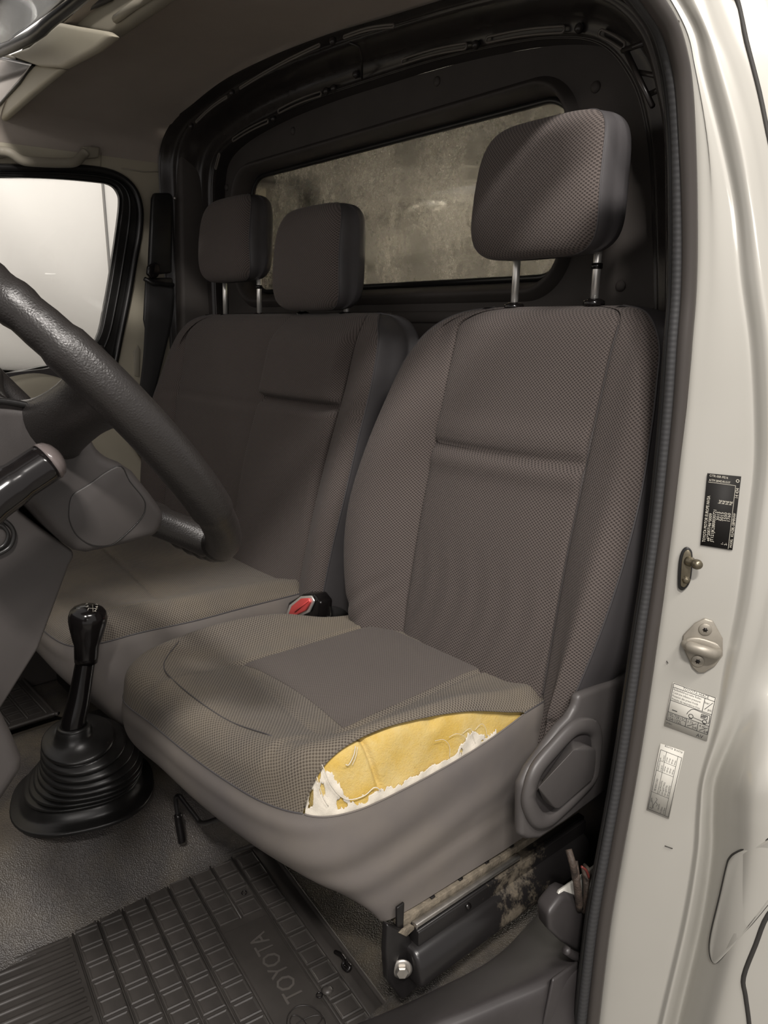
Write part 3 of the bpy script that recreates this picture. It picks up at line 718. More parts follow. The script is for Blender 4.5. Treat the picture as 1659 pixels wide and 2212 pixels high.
# torn white scrim along the lower edge and at the front tip
def scrim_strip(s0, s1, fn, name='torn_scrim', holes=0.0, off=0.0035, nu=14, ns=120, seed=1):
    r2 = np.random.default_rng(seed); s = np.linspace(s0, s1, ns)
    lo = hole_dn(s)+0.08; hi = np.array([fn((q-s0)/(s1-s0)) for q in s])
    jag = np.convolve(r2.normal(size=ns+6), np.ones(4)/4, 'same')[3:ns+3]*0.07
    hi = hi+jag
    U_ = lo[:, None]+(hi-lo)[:, None]*np.linspace(0, 1, nu)[None, :]
    G = cush_disp(sample_rows(CD, NS, np.repeat(s[:, None], nu, 1), U_)); N_ = normals(G)
    if N_[ns//2, nu//2, 0] < 0: N_ = -N_
    G = G-N_*(off-0.0012*np.sin(G[..., 1]*190)*np.cos(G[..., 2]*170))[..., None]
    f = []
    hl = [(r2.uniform(0.08, 0.92), r2.uniform(0.25, 0.9), r2.uniform(0.02, 0.055), r2.uniform(0.08, 0.2)) for _ in range(int(holes))]
    for i in range(ns-1):
        for j in range(nu-1):
            a_, b_ = i/ns, j/nu
            if any(((a_-h[0])/h[2])**2+((b_-h[1])/h[3])**2 < 1 for h in hl): continue
            f.append((i*nu+j, (i+1)*nu+j, (i+1)*nu+j+1, i*nu+j+1))
    o = mesh_obj(name, G.reshape(-1, 3), f, M_scrim, ds)
    m_ = o.modifiers.new('thick', 'SOLIDIFY'); m_.thickness = 0.0007
    return o
def tipfn(t):
    q_ = H0+0.01+1.34*t; return hole_dn(q_)-(hole_dn(q_)-hole_up(q_))*(0.97*(1-sstep(0.12, 0.92, t))+0.10)
scrim_strip(H0+0.01, H0+1.35, tipfn, holes=10, seed=5, nu=26, ns=150)
scrim_strip(H0+1.3, H1-1.15, lambda t: 6.07-0.16*abs(math.sin(t*6+0.8))*(1-t*0.75), seed=8)
scrim_strip(H1-1.3, H1-0.55, lambda t: 6.04-0.42*abs(math.sin(t*3.6))**2, holes=5, seed=11)
def strand(pts, r=0.0006):
    s, u = np.array([p_[0] for p_ in pts]), np.array([p_[1] for p_ in pts])
    c = catmull(np.stack([s, u], 1), 6); G = cush_disp(sample_rows(CD, NS, c[:, 0], c[:, 1]))
    tube('loose_thread', G+np.array([0.0006, -0.0003, 0.0003]), r*0.6, M_scrim, ds, seg=5)
strand([(H0+0.42, 5.0), (H0+0.62, 5.45), (H0+0.95, 5.80), (H0+1.3, 5.86), (H0+1.5, 5.78), (H0+1.62, 5.90)], 0.0011)
strand([(H0+0.30, 5.25), (H0+0.42, 5.6), (H0+0.56, 5.85)], 0.0009)
strand([(H0+1.16, 4.75), (H0+1.12, 5.0), (H0+1.02, 5.18), (H0+0.95, 5.16)], 0.0011)
strand([(H0+1.20, 4.80), (H0+1.16, 5.05), (H0+1.08, 5.22)], 0.0007)
for k_ in range(4):
    s_ = H1-1.35+0.2*k_; strand([(s_, 5.95), (s_+0.05*math.sin(k_*2), 5.65), (s_-0.08, 5.45), (s_-0.2, 5.4+0.05*k_)], 0.0005)

# centre panel of finer cloth, seams on the cushion
TB = BVHTree.FromPolygons([tuple(v.co) for v in cc_.data.vertices], [tuple(p_.vertices) for p_ in cc_.data.polygons])
def on_top(x, y, lift=0.0012):
    h = TB.ray_cast(Vector((x, y, 0.6)), Vector((0, 0, -1)))
    return np.array((x, y, (h[0].z if h[0] else 0.44)+lift))
CP = []
for b in np.linspace(0, 1, 70):
    y = 0.562+(0.835-0.562)*b; x0_ = 0.252+0.05*(y-0.6); x1_ = 0.513-0.03*(y-0.6)
    CP.append([on_top(x0_+(x1_-x0_)*a_, y+0.010*math.sin(a_*3.14)*(1-b), 0.0006) for a_ in np.linspace(0, 1, 70)])
CP = np.array(CP)
grid_obj('centre_panel', CP, M_fabd, ds, uv=CP[:, :, :2])
# rear upper strip of the cushion that folds under the backrest
for L_ in ([(0.15, 0.50), (0.19, 0.455), (0.26, 0.44), (0.40, 0.445), (0.50, 0.46)],):
    tube('seam', catmull([on_top(*q, lift=0.0002) for q in L_], 8), 0.0008, M_side, ds, seg=5)

# recliner cover, its lever and cap
XR = 0.700
def xr_(px, py, x=XR): return at(px, py, 'x', x)
cover = [(1127, 1700), (1126, 1808), (1140, 1815), (1166, 1814), (1225, 1775), (1318, 1705), (1350, 1560), (1372, 1440), (1335, 1470), (1252, 1503), (1246, 1530), (1232, 1552), (1212, 1572), (1145, 1662)]
rc = prism('recliner_cover', [xr_(*q) for q in cover], (-0.016, 0, 0), M_dashl, ds, bevel=0.007, seg=3)
loop = [(1143, 1735), (1145, 1700), (1160, 1660), (1196, 1616), (1232, 1578), (1258, 1567), (1280, 1574), (1286, 1600), (1283, 1640), (1277, 1676), (1250, 1708), (1212, 1745), (1184, 1768), (1160, 1768)]
lp = catmull([xr_(*q, XR+0.002) for q in loop], 6, True)
sweep('raised_rim', lp, [(0.0085*math.cos(t), 0.0125*math.sin(t)) for t in np.linspace(0, 2*math.pi, 16, endpoint=False)], M_dashl, ds, closed=True, nrm=(1, 0, 0))
prism('rim_floor', [xr_(*q, XR+0.004) for q in [(1150, 1735), (1152, 1700), (1165, 1664), (1200, 1622), (1236, 1584), (1258, 1573), (1278, 1580), (1282, 1602), (1274, 1672), (1212, 1738), (1182, 1760), (1162, 1758)]], (-0.01, 0, 0), M_plas, ds, bevel=0.002)
lever = [(1168, 1712), (1172, 1690), (1186, 1664), (1226, 1608), (1240, 1600), (1262, 1606), (1270, 1616), (1266, 1664), (1256, 1680), (1206, 1722), (1190, 1736), (1174, 1730)]
lc = np.mean([xr_(*q) for q in lever], axis=0); lr = []
L0 = catmull([xr_(*q, XR+0.004) for q in lever], 5, True)
ridge = [xr_(1188, 1712, XR+0.04), xr_(1248, 1634, XR+0.04)]
def seg_near(p_):
    a_, b_ = ridge; t = np.clip(np.dot(p_-a_, b_-a_)/np.dot(b_-a_, b_-a_), 0, 1); return a_+(b_-a_)*t
bm = bmesh.new()
for p_ in L0[::2]: bm.verts.new(tuple(p_))
for p_ in L0[::2]: bm.verts.new(tuple(p_+np.array([0.014, 0, 0])))
for t in np.linspace(0, 1, 5):
    p_ = ridge[0]+(ridge[1]-ridge[0])*t; bm.verts.new((XR+0.024+0.006*t, p_[1]-0.004, p_[2])); bm.verts.new((XR+0.024+0.006*t, p_[1]+0.003, p_[2]+0.003))
bmesh.ops.convex_hull(bm, input=bm.verts[:]); bmesh.ops.dissolve_limit(bm, angle_limit=math.radians(6), verts=bm.verts[:], edges=bm.edges[:])
me = bpy.data.meshes.new('recliner_lever'); bm.to_mesh(me); bm.free(); me.materials.append(M_dashl)
lvo = link(bpy.data.objects.new('recliner_lever', me), ds); bev(lvo, 0.005, 4, 25)
for p_ in me.polygons: p_.use_smooth = True
q = xr_(1157, 1691, XR+0.006); lathe('screw_recess', q, (1, 0, 0), [(0.010, 0), (0.010, 0.0035), (0.0075, 0.0035), (0.0065, 0.001), (0, 0.0005)], M_dash, ds, 20)

# slide rail, legs and bolt
ra, rb_ = at(900, 2020, 'x', 0.635), at(1262, 1776, 'x', 0.635)
rd = (rb_-ra)/np.linalg.norm(rb_-ra); rn = np.cross([1, 0, 0], rd)   # rn points up from the rail
if rn[2] < 0: rn = -rn
def rail(name, a, b, prof, mat, bevel=0.0015):
    X = np.array([1.0, 0, 0]); A = np.array([[p_+X*u+rn*v for u, v in prof] for p_ in (a, b)])
    n = len(prof); f = [(i, (i+1) % n, n+(i+1) % n, n+i) for i in range(n)]+[tuple(range(n-1, -1, -1)), tuple(range(n, 2*n))]
    o = mesh_obj(name, A.reshape(-1, 3), f, mat, ds); recalc(o); bev(o, bevel, 3, 40); return o
def muddy():
    k = NT('muddy_black_metal'); o = k.obj(); sp = k.n('ShaderNodeSeparateXYZ'); k.l(o, sp.inputs[0])
    m_ = k.math('ADD', k.ramp(k.noise(30, 6, 0.75, o), 0.35, 0.75), k.math('MULTIPLY', k.math('ABSOLUTE', k.math('SUBTRACT', sp.outputs[1], 0.775)), -7.0))
    f = k.ramp(m_, 0.05, 0.45); k.setc(k.mix(f, (0.012, 0.011, 0.011), (0.10, 0.082, 0.058)))
    r = k.n('ShaderNodeMapRange'); k.l(f, r.inputs[0]); r.inputs[3].default_value = 0.28; r.inputs[4].default_value = 0.9; k.l(r.outputs[0], k.b.inputs['Roughness']); return k.m
M_mud = muddy()
rail('slide_channel', ra+rn*0.0, rb_+rn*0.0, [(-0.05, 0.012), (0.0, 0.012), (0.0, 0.006), (0.004, 0.006), (0.004, -0.03), (-0.05, -0.03)], M_mud)
rail('dusty_track', ra-rd*0.015+rn*0.013, rb_+rn*0.013, [(-0.046, 0.010), (-0.012, 0.010), (-0.012, -0.006), (-0.046, -0.006)], M_grime)
rail('bright_edge', ra+rn*0.010, rb_-rd*0.16+rn*0.010, [(-0.010, 0.005), (-0.004, 0.007), (0.0, 0.006), (0.0, -0.002), (-0.010, -0.002)], M_steel, 0.001)
rail('rail_beam', ra-rd*0.012-rn*0.038, rb_-rn*0.038, [(-0.05, 0.022), (0.004, 0.022), (0.014, 0.014), (0.020, -0.002), (0.022, -0.010), (0.022, -0.030), (-0.05, -0.030)], M_mud, 0.008)
for t in (0.045, 0.10, 0.155, 0.21): q = ra+rd*t+rn*0.024; box('track_notch', q+np.array([-0.03, 0, 0]), (0.03, 0.007, 0.004), M_black, ds, bevel=0.0005)
leg = [(838, 1998), (834, 2060), (838, 2118), (866, 2158), (874, 2160), (918, 2118), (900, 2100), (894, 2040), (880, 2012)]
prism('front_leg', [at(*q, 'x', 0.628) for q in leg], (-0.012, 0.0, 0), M_black, ds, bevel=0.003)
prism('end_bracket', [at(*q, 'x', 0.624) for q in [(858, 1962), (858, 2015), (872, 2025), (905, 2006), (898, 1996), (872, 2004), (874, 1950)]], (-0.004, 0, 0), M_black, ds, bevel=0.001)
prism('guide_tab', [at(*q, 'x', 0.630) for q in [(862, 2016), (888, 1998), (900, 2004), (878, 2024)]], (-0.004, 0, 0), M_grime, ds, bevel=0.0008)
bo = at(868, 2092, 'x', 0.632); bax = (0.75, -0.6, 0.1)
lathe('washer', bo, bax, [(0.014, 0), (0.014, 0.002), (0.0105, 0.0032), (0, 0.0032)], M_steel, ds, 28)
lathe('bolt', np.array(bo)+np.array(bax)*0.003, bax, [(0.0088, 0), (0.0088, 0.006), (0.0072, 0.0078), (0.0, 0.0078)], M_steel, ds, 6).data.polygons.foreach_set('use_smooth', [False]*0 or [False]*20)
q = at(1012, 1957, 'x', 0.641); lathe('drain_hole', q, rn*0.6+np.array([0.8, 0, 0]), [(0.0045, -0.001), (0.0045, 0.001), (0, 0.001)], M_gloss, ds, 14)
# far-side leg of the slide and cross tube
box('inner_rail', (0.20, 0.76, 0.12), (0.04, 0.24, 0.20), M_black, ds, bevel=0.004)
box('seat_pan', (0.38, 0.75, 0.28), (0.40, 0.24, 0.03), M_black, ds, bevel=0.006)
# seat slide handle
rod = [at(560, 1745, 'y', 0.62), at(530, 1752, 'y', 0.53)]+[at(*q, 'y', 0.50) for q in [(505, 1756), (478, 1766), (450, 1776), (434, 1777), (424, 1766), (396, 1730), (388, 1720), (381, 1722), (380, 1732), (384, 1762)]]
tube('slide_handle', catmull(rod, 5), 0.0042, M_black, ds, seg=10)
tube('handle_grip', catmull([at(384, 1758, 'y', 0.50), at(386, 1775, 'y', 0.50), at(391, 1805, 'y', 0.50), at(393, 1818, 'y', 0.50), at(394, 1822, 'y', 0.50)], 5), [0.0055]+[0.0072]*14+[0.0068]*3+[0.005, 0.004, 0.001], M_gloss, ds, seg=14)

# ---------------- passenger bench
bs = thing('bench_seat', 'wide grey checked fabric double passenger bench behind the gear lever', 'car seat')
def bcol(z, xl, xr, y0, B, fl, yb, s1, s2, s3):
    return [(xl+.02, yb), (xl-fl, yb-.03), (xl, y0+.025), (xl+.004, y0-.4*B), (xl+.02, y0-.9*B), (xl+.05, y0-B), (s1-.02, y0-.4*B), (s1, y0+.003), (s1+.012, y0-.004), ((s1+s2)/2, y0-.012), (s2-.012, y0-.005), (s2, y0+.004),
            (s2+.012, y0-.005), ((s2+s3)/2, y0-.010), (s3-.01, y0-.004), (s3, y0+.004), (s3+.008, y0-.003), (s3+.02, y0-.5*B), ((s3+xr)/2+.01, y0-B), (xr-.014, y0-.9*B), (xr-.002, y0-.4*B), (xr+.003, y0+.025), (xr+fl, yb-.03), (xr-.02, yb), ((xl+xr)/2, yb+.005)]
def brow(z, xl, xr, y0, B, fl, yb):
    t = (z-0.44)/0.5
    s1 = max(-0.69, xl+0.06); s2 = -0.325+0.08*np.clip(t, 0, 1.1); s3 = min(-0.025+0.06*np.clip(t, 0, 1.1), xr-0.045)
    return (z, xl, xr, y0, B, fl, yb, s1, s2, s3)
brows = [brow(0.36, -0.76, 0.06, .845, .02, 0, .94), brow(0.44, -0.79, 0.075, .855, .03, 0, .955), brow(0.55, -0.82, 0.09, .875, .035, 0, .975), brow(0.65, -0.83, 0.105, .895, .035, .005, .995), brow(0.75, -0.825, 0.112, .918, .03, .008, 1.015),
         brow(0.84, -0.80, 0.118, .94, .022, .008, 1.035), brow(0.90, -0.775, 0.118, .952, .014, .008, 1.045), brow(0.94, -0.75, 0.112, .962, .008, .006, 1.055), brow(0.968, -0.72, 0.095, .974, .004, 0, 1.058), brow(0.985, -0.69, 0.075, .992, 0, 0, 1.05), brow(0.993, -0.66, 0.05, 1.018, -.003, 0, 1.028)]
def bdisp(A):
    A = A.copy(); x, z = A[:, :, 0], A[:, :, 2]; y = A[:, :, 1]
    t = np.clip((z-0.44)/0.5, 0, 1.1); s2 = -0.325+0.08*t; s3 = -0.025+0.06*t
    inm = sstep(s2-0.004, s2+0.008, x)*(1-sstep(s3-0.008, s3+0.003, x)); fr = 1-sstep(0.965, 1.0, y)
    d = -0.024*inm*sstep(0.812, 0.824, z)*(1-sstep(0.93, 0.98, z))+0.014*inm*gauss(z, 0.807, 0.006)
    d += -0.016*inm*(1-sstep(0.792, 0.804, z))*sstep(0.45, 0.70, z)
    inp = sstep(-0.80, -0.70, x)*(1-sstep(s2-0.008, s2, x))
    d += (0.007*gauss(z, 0.792, 0.005)-0.004*gauss(z, 0.775, 0.015))*inp
    A[:, :, 1] += d*fr
    return A
def bcolz(z, *a): return bcol(z, *a)
BB = backrest(bs, brows, bcolz, 3, 20, bdisp, [(7, 1, 8), (11, 1, 8), (15, 1, 8)])
superhead(bs, -0.506, 1.170, 0.132, 0.100, 0.962, 1.055, lean=0.10, post=[(-0.59, 1.02, 0.986), (-0.42, 1.02, 0.988)], lab='headrest nearest the passenger door')
superhead(bs, -0.152, 1.106, 0.129, 0.108, 0.957, 1.055, lean=0.10, post=[(-0.23, 1.02, 0.99), (-0.07, 1.02, 0.988)], lab='lower headrest of the middle place')
BST = [(-0.80, .50, .42), (-0.80, .43, .415), (-0.76, .40, .41), (-0.60, .395, .405), (-0.42, .39, .402), (-0.28, .388, .402), (-0.15, .388, .405), (-0.070, .400, .412), (-0.030, .435, .422), (-0.012, .50, .430),
       (0.004, .60, .432), (0.004, .70, .432), (0.002, .80, .430), (0.002, .88, .43), (0.0, .91, .43), (-0.25, .91, .43), (-0.50, .91, .43), (-0.76, .91, .43), (-0.80, .86, .42), (-0.81, .68, .42)]
BCR = [.46, .455, .45, .444, .442, .442, .446, .454, .464, .468, .468, .464, .456, .446, .43, .43, .43, .43, .445, .46]
BSZ = [.25]*3+[.22]*5+[.22]*12
BSY = [.02, .04, .06, .10, .11, .11, .10, .07, .03, 0]+[0]*10
bn = net(cushion_net(BST, BCR, BSZ, BSY, (-0.38, .66, .437)), 8, 8, cr=True); bn = np.concatenate([bn, bn[:1]], axis=0)
BT = bn[:, :6*8+1].copy(); x, y, z = BT[..., 0], BT[..., 1], BT[..., 2]; top = sstep(0.405, 0.42, z)
BT[..., 2] -= top*0.006*(gauss(x, -0.05+0.02*(y-0.6), 0.006)*sstep(0.44, 0.5, y)+gauss(x-(-0.30), 0, 0.005)*sstep(0.5, 0.6, y))+top*0.004*gauss(y, 0.60+0*x, 0.006)*(1-sstep(-0.08, -0.06, x))
# resample finely for the seam displacement
fine = net(cushion_net(BST, BCR, BSZ, BSY, (-0.38, .66, .437)), 14, 16, cr=True); fine = np.concatenate([fine, fine[:1]], axis=0)
BT = fine[:, :6*16+1].copy(); x, y, z = BT[..., 0].copy(), BT[..., 1], BT[..., 2].copy(); top = sstep(0.405, 0.42, z)
BT[..., 2] -= top*(0.008*gauss(x, -0.075+0.10*(y-0.6), 0.007)*sstep(0.42, 0.5, y)+0.005*gauss(y, 0.60-0.12*(x+0.2), 0.006)*(1-sstep(-0.10, -0.08, x)))
BT[..., 2] += top*0.004*gauss(y, 0.5, 0.08)*(1-sstep(-0.12, -0.06, x))
grid_obj('cushion_cover', BT, M_fabc, bs, uv=rim_uv(BT), flip=True)
grid_obj('cushion_skirt', fine[:, 6*16:], M_skirt, bs, flip=True)
tube('seam', fine[:-1, 6*16], 0.0014, M_side, bs, seg=6, closed=True)
box('seat_frame', (-0.40, 0.72, 0.13), (0.72, 0.34, 0.20), M_black, bs, bevel=0.01)
# lower cover of the bench seen in shadow below the skirt
prism('valance', [(0.02, 0.55, 0.24), (0.035, 0.90, 0.24), (0.035, 0.92, 0.10), (0.02, 0.60, 0.14)], (-0.02, 0, 0), M_side, bs, bevel=0.005)

# ---------------- seat belt buckle between the seats
bk = thing('belt_buckle', 'seat belt buckle with a red push button standing between the seats', 'buckle')
bp = [at(650, 1308, 'y', 0.80)]
c0 = at(655, 1312, 'y', 0.79); up_ = at(668, 1287, 'y', 0.79)-at(632, 1330, 'y', 0.79); up_ /= np.linalg.norm(up_)
ex1 = up_; ez1 = np.cross(ex1, [0, 1, 0]); 
pl = [(620, 1328), (628, 1306), (652, 1287), (676, 1286), (682, 1298), (672, 1322), (645, 1334)]
body = [(618, 1330), (622, 1302), (652, 1284), (678, 1284), (692, 1302), (690, 1340), (660, 1352), (630, 1345)]
tube('stalk', [at(680, 1322, 'y', 0.82), at(715, 1322, 'y', 0.86), at(752, 1322, 'y', 0.93)], 0.0125, M_web, bk, seg=12)
prism('casing', [at(*q, 'y', 0.80) for q in body], (0, 0.03, 0), M_gloss, bk, bevel=0.004)
prism('bezel', [at(*q, 'y', 0.799) for q in pl], (0, -0.004, 0), M_chrome, bk, bevel=0.002)
pb = [(626, 1326), (633, 1308), (653, 1292), (670, 1291), (674, 1300), (664, 1318), (643, 1329)]
prism('push_button', [at(*q, 'y', 0.794) for q in pb], (0, -0.005, 0), M_red, bk, bevel=0.0025, seg=3)
tube('button_ridge', [at(637, 1322, 'y', 0.788), at(666, 1298, 'y', 0.788)], 0.0012, M_red, bk, seg=6)
br = thing('anchor_bracket', 'grey metal anchor strap behind the red-buttoned buckle beside the driver seat', 'bracket')
prism('strap', [at(*q, 'y', 0.85) for q in [(752, 1312), (790, 1318), (792, 1336), (778, 1348), (756, 1338)]], (0, 0.004, 0), M_steel, br, bevel=0.001)

# ================================================================== STEERING WHEEL
sw = thing('steering_wheel', 'black leather-rimmed steering wheel in the left foreground', 'steering wheel')
WC = np.array([.503, .241, .898]); WT = 0.886; WR = 0.1985
we1 = np.array([1, 0, 0.]); we2 = np.array([0, math.cos(WT), -math.sin(WT)]); wn = np.cross(we1, we2)
ang = np.linspace(0, 2*math.pi, 181)[:-1]
def scal(a):
    d = math.degrees(a) % 360; g = 0.0
    if 60 < d < 130 or 205 < d < 330: g = 1.0
    return 0.0178+0.0010*g*math.sin(a*46)+(0.002 if 335 < d or d < 30 else 0.0)
path = [WC+WR*(math.cos(a)*we1+math.sin(a)*we2) for a in ang]
tube('rim', path, [scal(a) for a in ang], M_leather, sw, seg=28, closed=True, sx=1.0, sy=0.92)
def wp(r, deg, off): a = math.radians(deg); return WC+r*(math.cos(a)*we1+math.sin(a)*we2)+wn*off
# spokes: flattened arms from the hub to the rim
def spoke(deg, w0, w1, mat, r0=0.07):
    rows = []
    for r, wd, th_, off in ((r0, w0, 0.020, -0.040), (0.11, w0*0.8, 0.018, -0.032), (0.15, w1*0.9, 0.017, -0.016), (0.18, w1*1.05, 0.018, -0.004), (0.198, w1*1.5, 0.017, 0.0)):
        a = math.radians(deg); e = math.cos(a)*we1+math.sin(a)*we2; t_ = -math.sin(a)*we1+math.cos(a)*we2; c = WC+e*r+wn*off
        rows.append([c+t_*wd*math.cos(b)+wn*th_*math.sin(b) for b in np.linspace(0, 2*math.pi, 12, endpoint=False)])
    return grid_obj('spoke', net(rows, 4, 2, cc=True), mat, sw, cc=True, caps=True)
spoke(-12, 0.035, 0.028, M_leather); spoke(72, 0.028, 0.020, M_leather); spoke(108, 0.028, 0.020, M_leather); spoke(192, 0.035, 0.028, M_leather)
# hub shell: the dash-side cover of the airbag boss
XH = 0.60
hubp = [(-90, 900), (0, 872), (70, 876), (180, 906), (196, 940), (222, 985), (262, 1000), (292, 1020), (330, 1068), (362, 1112), (354, 1140), (344, 1160), (270, 1180), (190, 1197), (165, 1192), (120, 1150), (70, 1095), (-90, 960)]
prism('hub_cover', [at(*q, 'x', XH) for q in hubp], (-0.13, 0, 0), M_dash, sw, bevel=0.012, seg=4)
rec = [(150, 1100), (158, 1070), (195, 1045), (230, 1020), (262, 1008), (280, 1040), (308, 1075), (314, 1095), (305, 1120), (265, 1160), (238, 1178), (200, 1178), (168, 1158), (152, 1128)]
rp = catmull([at(*q, 'x', XH+0.0005) for q in rec], 5, True)
tube('access_cap_edge', rp, 0.0006, M_rub, sw, seg=6, closed=True)
prism('access_cap', [p_ for p_ in catmull([at(*q, 'x', XH+0.0015) for q in rec], 3, True)*1.0], (-0.004, 0, 0), M_dash, sw, bevel=0.001)
tube('hub_edge', catmull([at(*q, 'x', XH) for q in [(-90, 866), (0, 866), (60, 876), (120, 893), (184, 910)]], 5), 0.0028, M_rub, sw, seg=8)
# steering column shroud and its stalk
sc = thing('steering_column', 'grey plastic steering column shroud below the wheel, at the left edge', 'steering column')
shp = [(-120, 1000), (0, 1015), (45, 1105), (90, 1140), (158, 1190), (161, 1203), (150, 1222), (84, 1400), (0, 1535), (-40, 1540), (-120, 1500)]
prism('shroud', [at(*q, 'x', 0.56) for q in shp], (-0.16, 0, 0), M_dash, sc, bevel=0.008, seg=4)
prism('knee_panel', [at(*q, 'x', 0.60) for q in [(-120, 1480), (-20, 1500), (5, 1540), (30, 1590), (52, 1640), (52, 1665), (30, 1700), (0, 1745), (-120, 1900)]], (-0.22, 0, 0), M_dash, sc, bevel=0.012, seg=4)
key = [at(*q, 'x', 0.562) for q in [(-30, 1120), (2, 1122), (22, 1135), (30, 1155), (22, 1180), (0, 1195), (-30, 1205)]]
tube('key_surround', catmull(key, 4), 0.002, M_rub, sc, seg=8)
key = [at(*q, 'x', 0.562) for q in [(-30, 1132), (0, 1134), (12, 1143), (17, 1156), (12, 1172), (0, 1183), (-30, 1193)]]
tube('key_surround', catmull(key, 4), 0.0015, M_rub, sc, seg=8)
stp = [at(-110, 1148, 'x', 0.64), at(-40, 1098, 'x', 0.64), at(30, 1046, 'x', 0.64), at(104, 997, 'x', 0.64)]
sP = catmull(stp, 6)
tube('stalk', sP, [0.0205]*8+[0.0196]*5+[0.0185]*6, M_gloss, sc, seg=24, sx=1.0, sy=0.85)
e_ = (sP[-1]-sP[-2])/np.linalg.norm(sP[-1]-sP[-2]); b_0 = sP[-1]-e_*0.001
tube('stalk_cap', [b_0, b_0+e_*0.002, b_0+e_*0.006, b_0+e_*0.0095, b_0+e_*0.0115, b_0+e_*0.0125], [0.0185, 0.0188, 0.017, 0.0125, 0.0065, 0.0003], plain('grey_gloss_cap', (0.13, 0.11, 0.105), 0.22), sc, seg=24, sx=1.0, sy=0.85)
tube('stalk_joint', [sP[4], sP[4]+e_*0.0015], 0.0212, M_gloss, sc, seg=24, sx=1.0, sy=0.85)

# ================================================================== GEAR LEVER
gl_ = thing('gear_lever', 'black gear lever with ribbed rubber boot and round knob', 'gear lever')
XG = 0.02
kt = at(191, 1306, 'x', XG); kb = at(186, 1430, 'x', XG); sb = at(158, 1575, 'x', XG)
ax = (kt-kb)/np.linalg.norm(kt-kb); KL = np.linalg.norm(kt-kb)
kn_ = lathe('knob', kb, ax, [(0.0185, 0.0), (0.0195, 0.01), (0.0205, 0.03), (0.0245, KL*0.42), (0.0290, KL*0.60), (0.0312, KL*0.72), (0.0312, KL*0.80), (0.0285, KL*0.89), (0.0235, KL*0.945), (0.015, KL*0.985), (0.007, KL*0.998), (0, KL)], M_gloss, gl_, 36)
KB = BVHTree.FromPolygons([tuple(v.co) for v in kn_.data.vertices], [tuple(p_.vertices) for p_ in kn_.data.polygons])
tx = []
def onknob(px, py):
    h = KB.ray_cast(Vector(CAM), Vector(ray(px, py))); return (np.array(h[0]), np.array(h[1])) if h[0] is not None else (None, None)
for s_, px, py in (('1', 189, 1319), ('3', 187, 1312), ('5', 186, 1306), ('2', 205, 1321), ('4', 207, 1313), ('R', 207, 1307)):
    h_, n_ = onknob(px, py)
    if h_ is None: continue
    if np.dot(n_, ray(px, py)) > 0: n_ = -n_
    e1_ = RT-n_*np.dot(RT, n_); e1_ /= np.linalg.norm(e1_); e2_ = np.cross(n_, e1_)
    tx.append(text_mesh('gate_print', s_, 0.0085, M_inkw, None, h_+n_*0.0006-e1_*0.002, e1_, e2_))
for a_, b_ in (((200, 1306), (201, 1322)), ((191, 1314), (211, 1315))):
    P_ = []
    for t in np.linspace(0, 1, 5):
        h_, n_ = onknob(a_[0]+(b_[0]-a_[0])*t, a_[1]+(b_[1]-a_[1])*t)
        if h_ is not None: P_.append(h_+n_*(0.0002 if np.dot(n_, ray(*a_)) < 0 else -0.0002))
    if len(P_) > 2: tx.append(tube('gate_print', P_, 0.0003, M_inkw, None, seg=4))
ob = merge('gate_print', tx, gl_)
tube('lever_shaft', catmull([kb+ax*0.01, kb*0.5+sb*0.5, sb, sb-np.array([0.0, 0, 0.06])], 6), list(np.interp(np.arange(19), [0, 3, 12, 18], [0.016, 0.0165, 0.0205, 0.023])), M_gloss, gl_, seg=20)
bc = np.array([-0.062, 0.388, 0.130])
def sqr(c, a_, b_, n=48, e=0.8, rot=-0.35, tilt=(0, 0)):
    out = []
    for t in np.linspace(0, 2*math.pi, n, endpoint=False):
        u = a_*math.copysign(abs(math.cos(t))**e, math.cos(t)); v = b_*math.copysign(abs(math.sin(t))**e, math.sin(t))
        x_ = u*math.cos(rot)-v*math.sin(rot); y_ = u*math.sin(rot)+v*math.cos(rot)
        out.append([c[0]+x_, c[1]+y_, c[2]+tilt[0]*x_+tilt[1]*y_])
    return out
fr = [sqr(bc+np.array([0, 0, -0.004]), .128, .124), sqr(bc+np.array([0, 0, 0.002]), .128, .124), sqr(bc+np.array([0, 0, 0.005]), .120, .116), sqr(bc+np.array([0, 0, 0.010]), .110, .106), sqr(bc+np.array([0, 0, 0.022]), .102, .098), sqr(bc+np.array([0, 0, 0.03]), .092, .088)]
grid_obj('boot_flange', net(fr, 4, 1, cc=True), M_rub, gl_, cc=True)
br_rows = []; NB = 8; topc = sb+np.array([0.0, 0, -0.010]); b0 = bc+np.array([0, 0, 0.026])
prev = None
for k in range(NB):
    t = k/NB; t2 = (k+0.8)/NB
    c = b0+(topc-b0)*t; sh = lambda q_: np.array([0.64, 0.77, 0])*0.022*math.sin(math.pi*q_); c = c+sh(t); R0 = 0.098*(1-t)**0.62+0.034*t+0.002; c2_ = b0+(topc-b0)*t2+sh(t2); R1 = 0.098*(1-t2)**0.62+0.034*t2
    tl = (-0.25*t, 0.1*t); e = 0.8+0.2*t
    br_rows += [sqr(c, R0*.96, R0*.93, e=e, tilt=tl), sqr(c+(c2_-c)*0.12, R0*1.03, R0, e=e, tilt=tl), sqr(c+(c2_-c)*0.38, R0*1.03, R0, e=e, tilt=tl), sqr(c+(c2_-c)*0.6, R0*.97, R0*.94, e=e, tilt=tl), sqr(c2_, R1*.93, R1*.9, e=e, tilt=tl)]
br_rows += [sqr(topc, .030, .030, e=1), sqr(topc+ax*0.008, .029, .029, e=1), sqr(topc+ax*0.016, .026, .026, e=1), sqr(topc+ax*0.016, .019, .019, e=1)]
grid_obj('ribbed_boot', net(br_rows, 2, 1, cc=True), M_rub, gl_, cc=True)
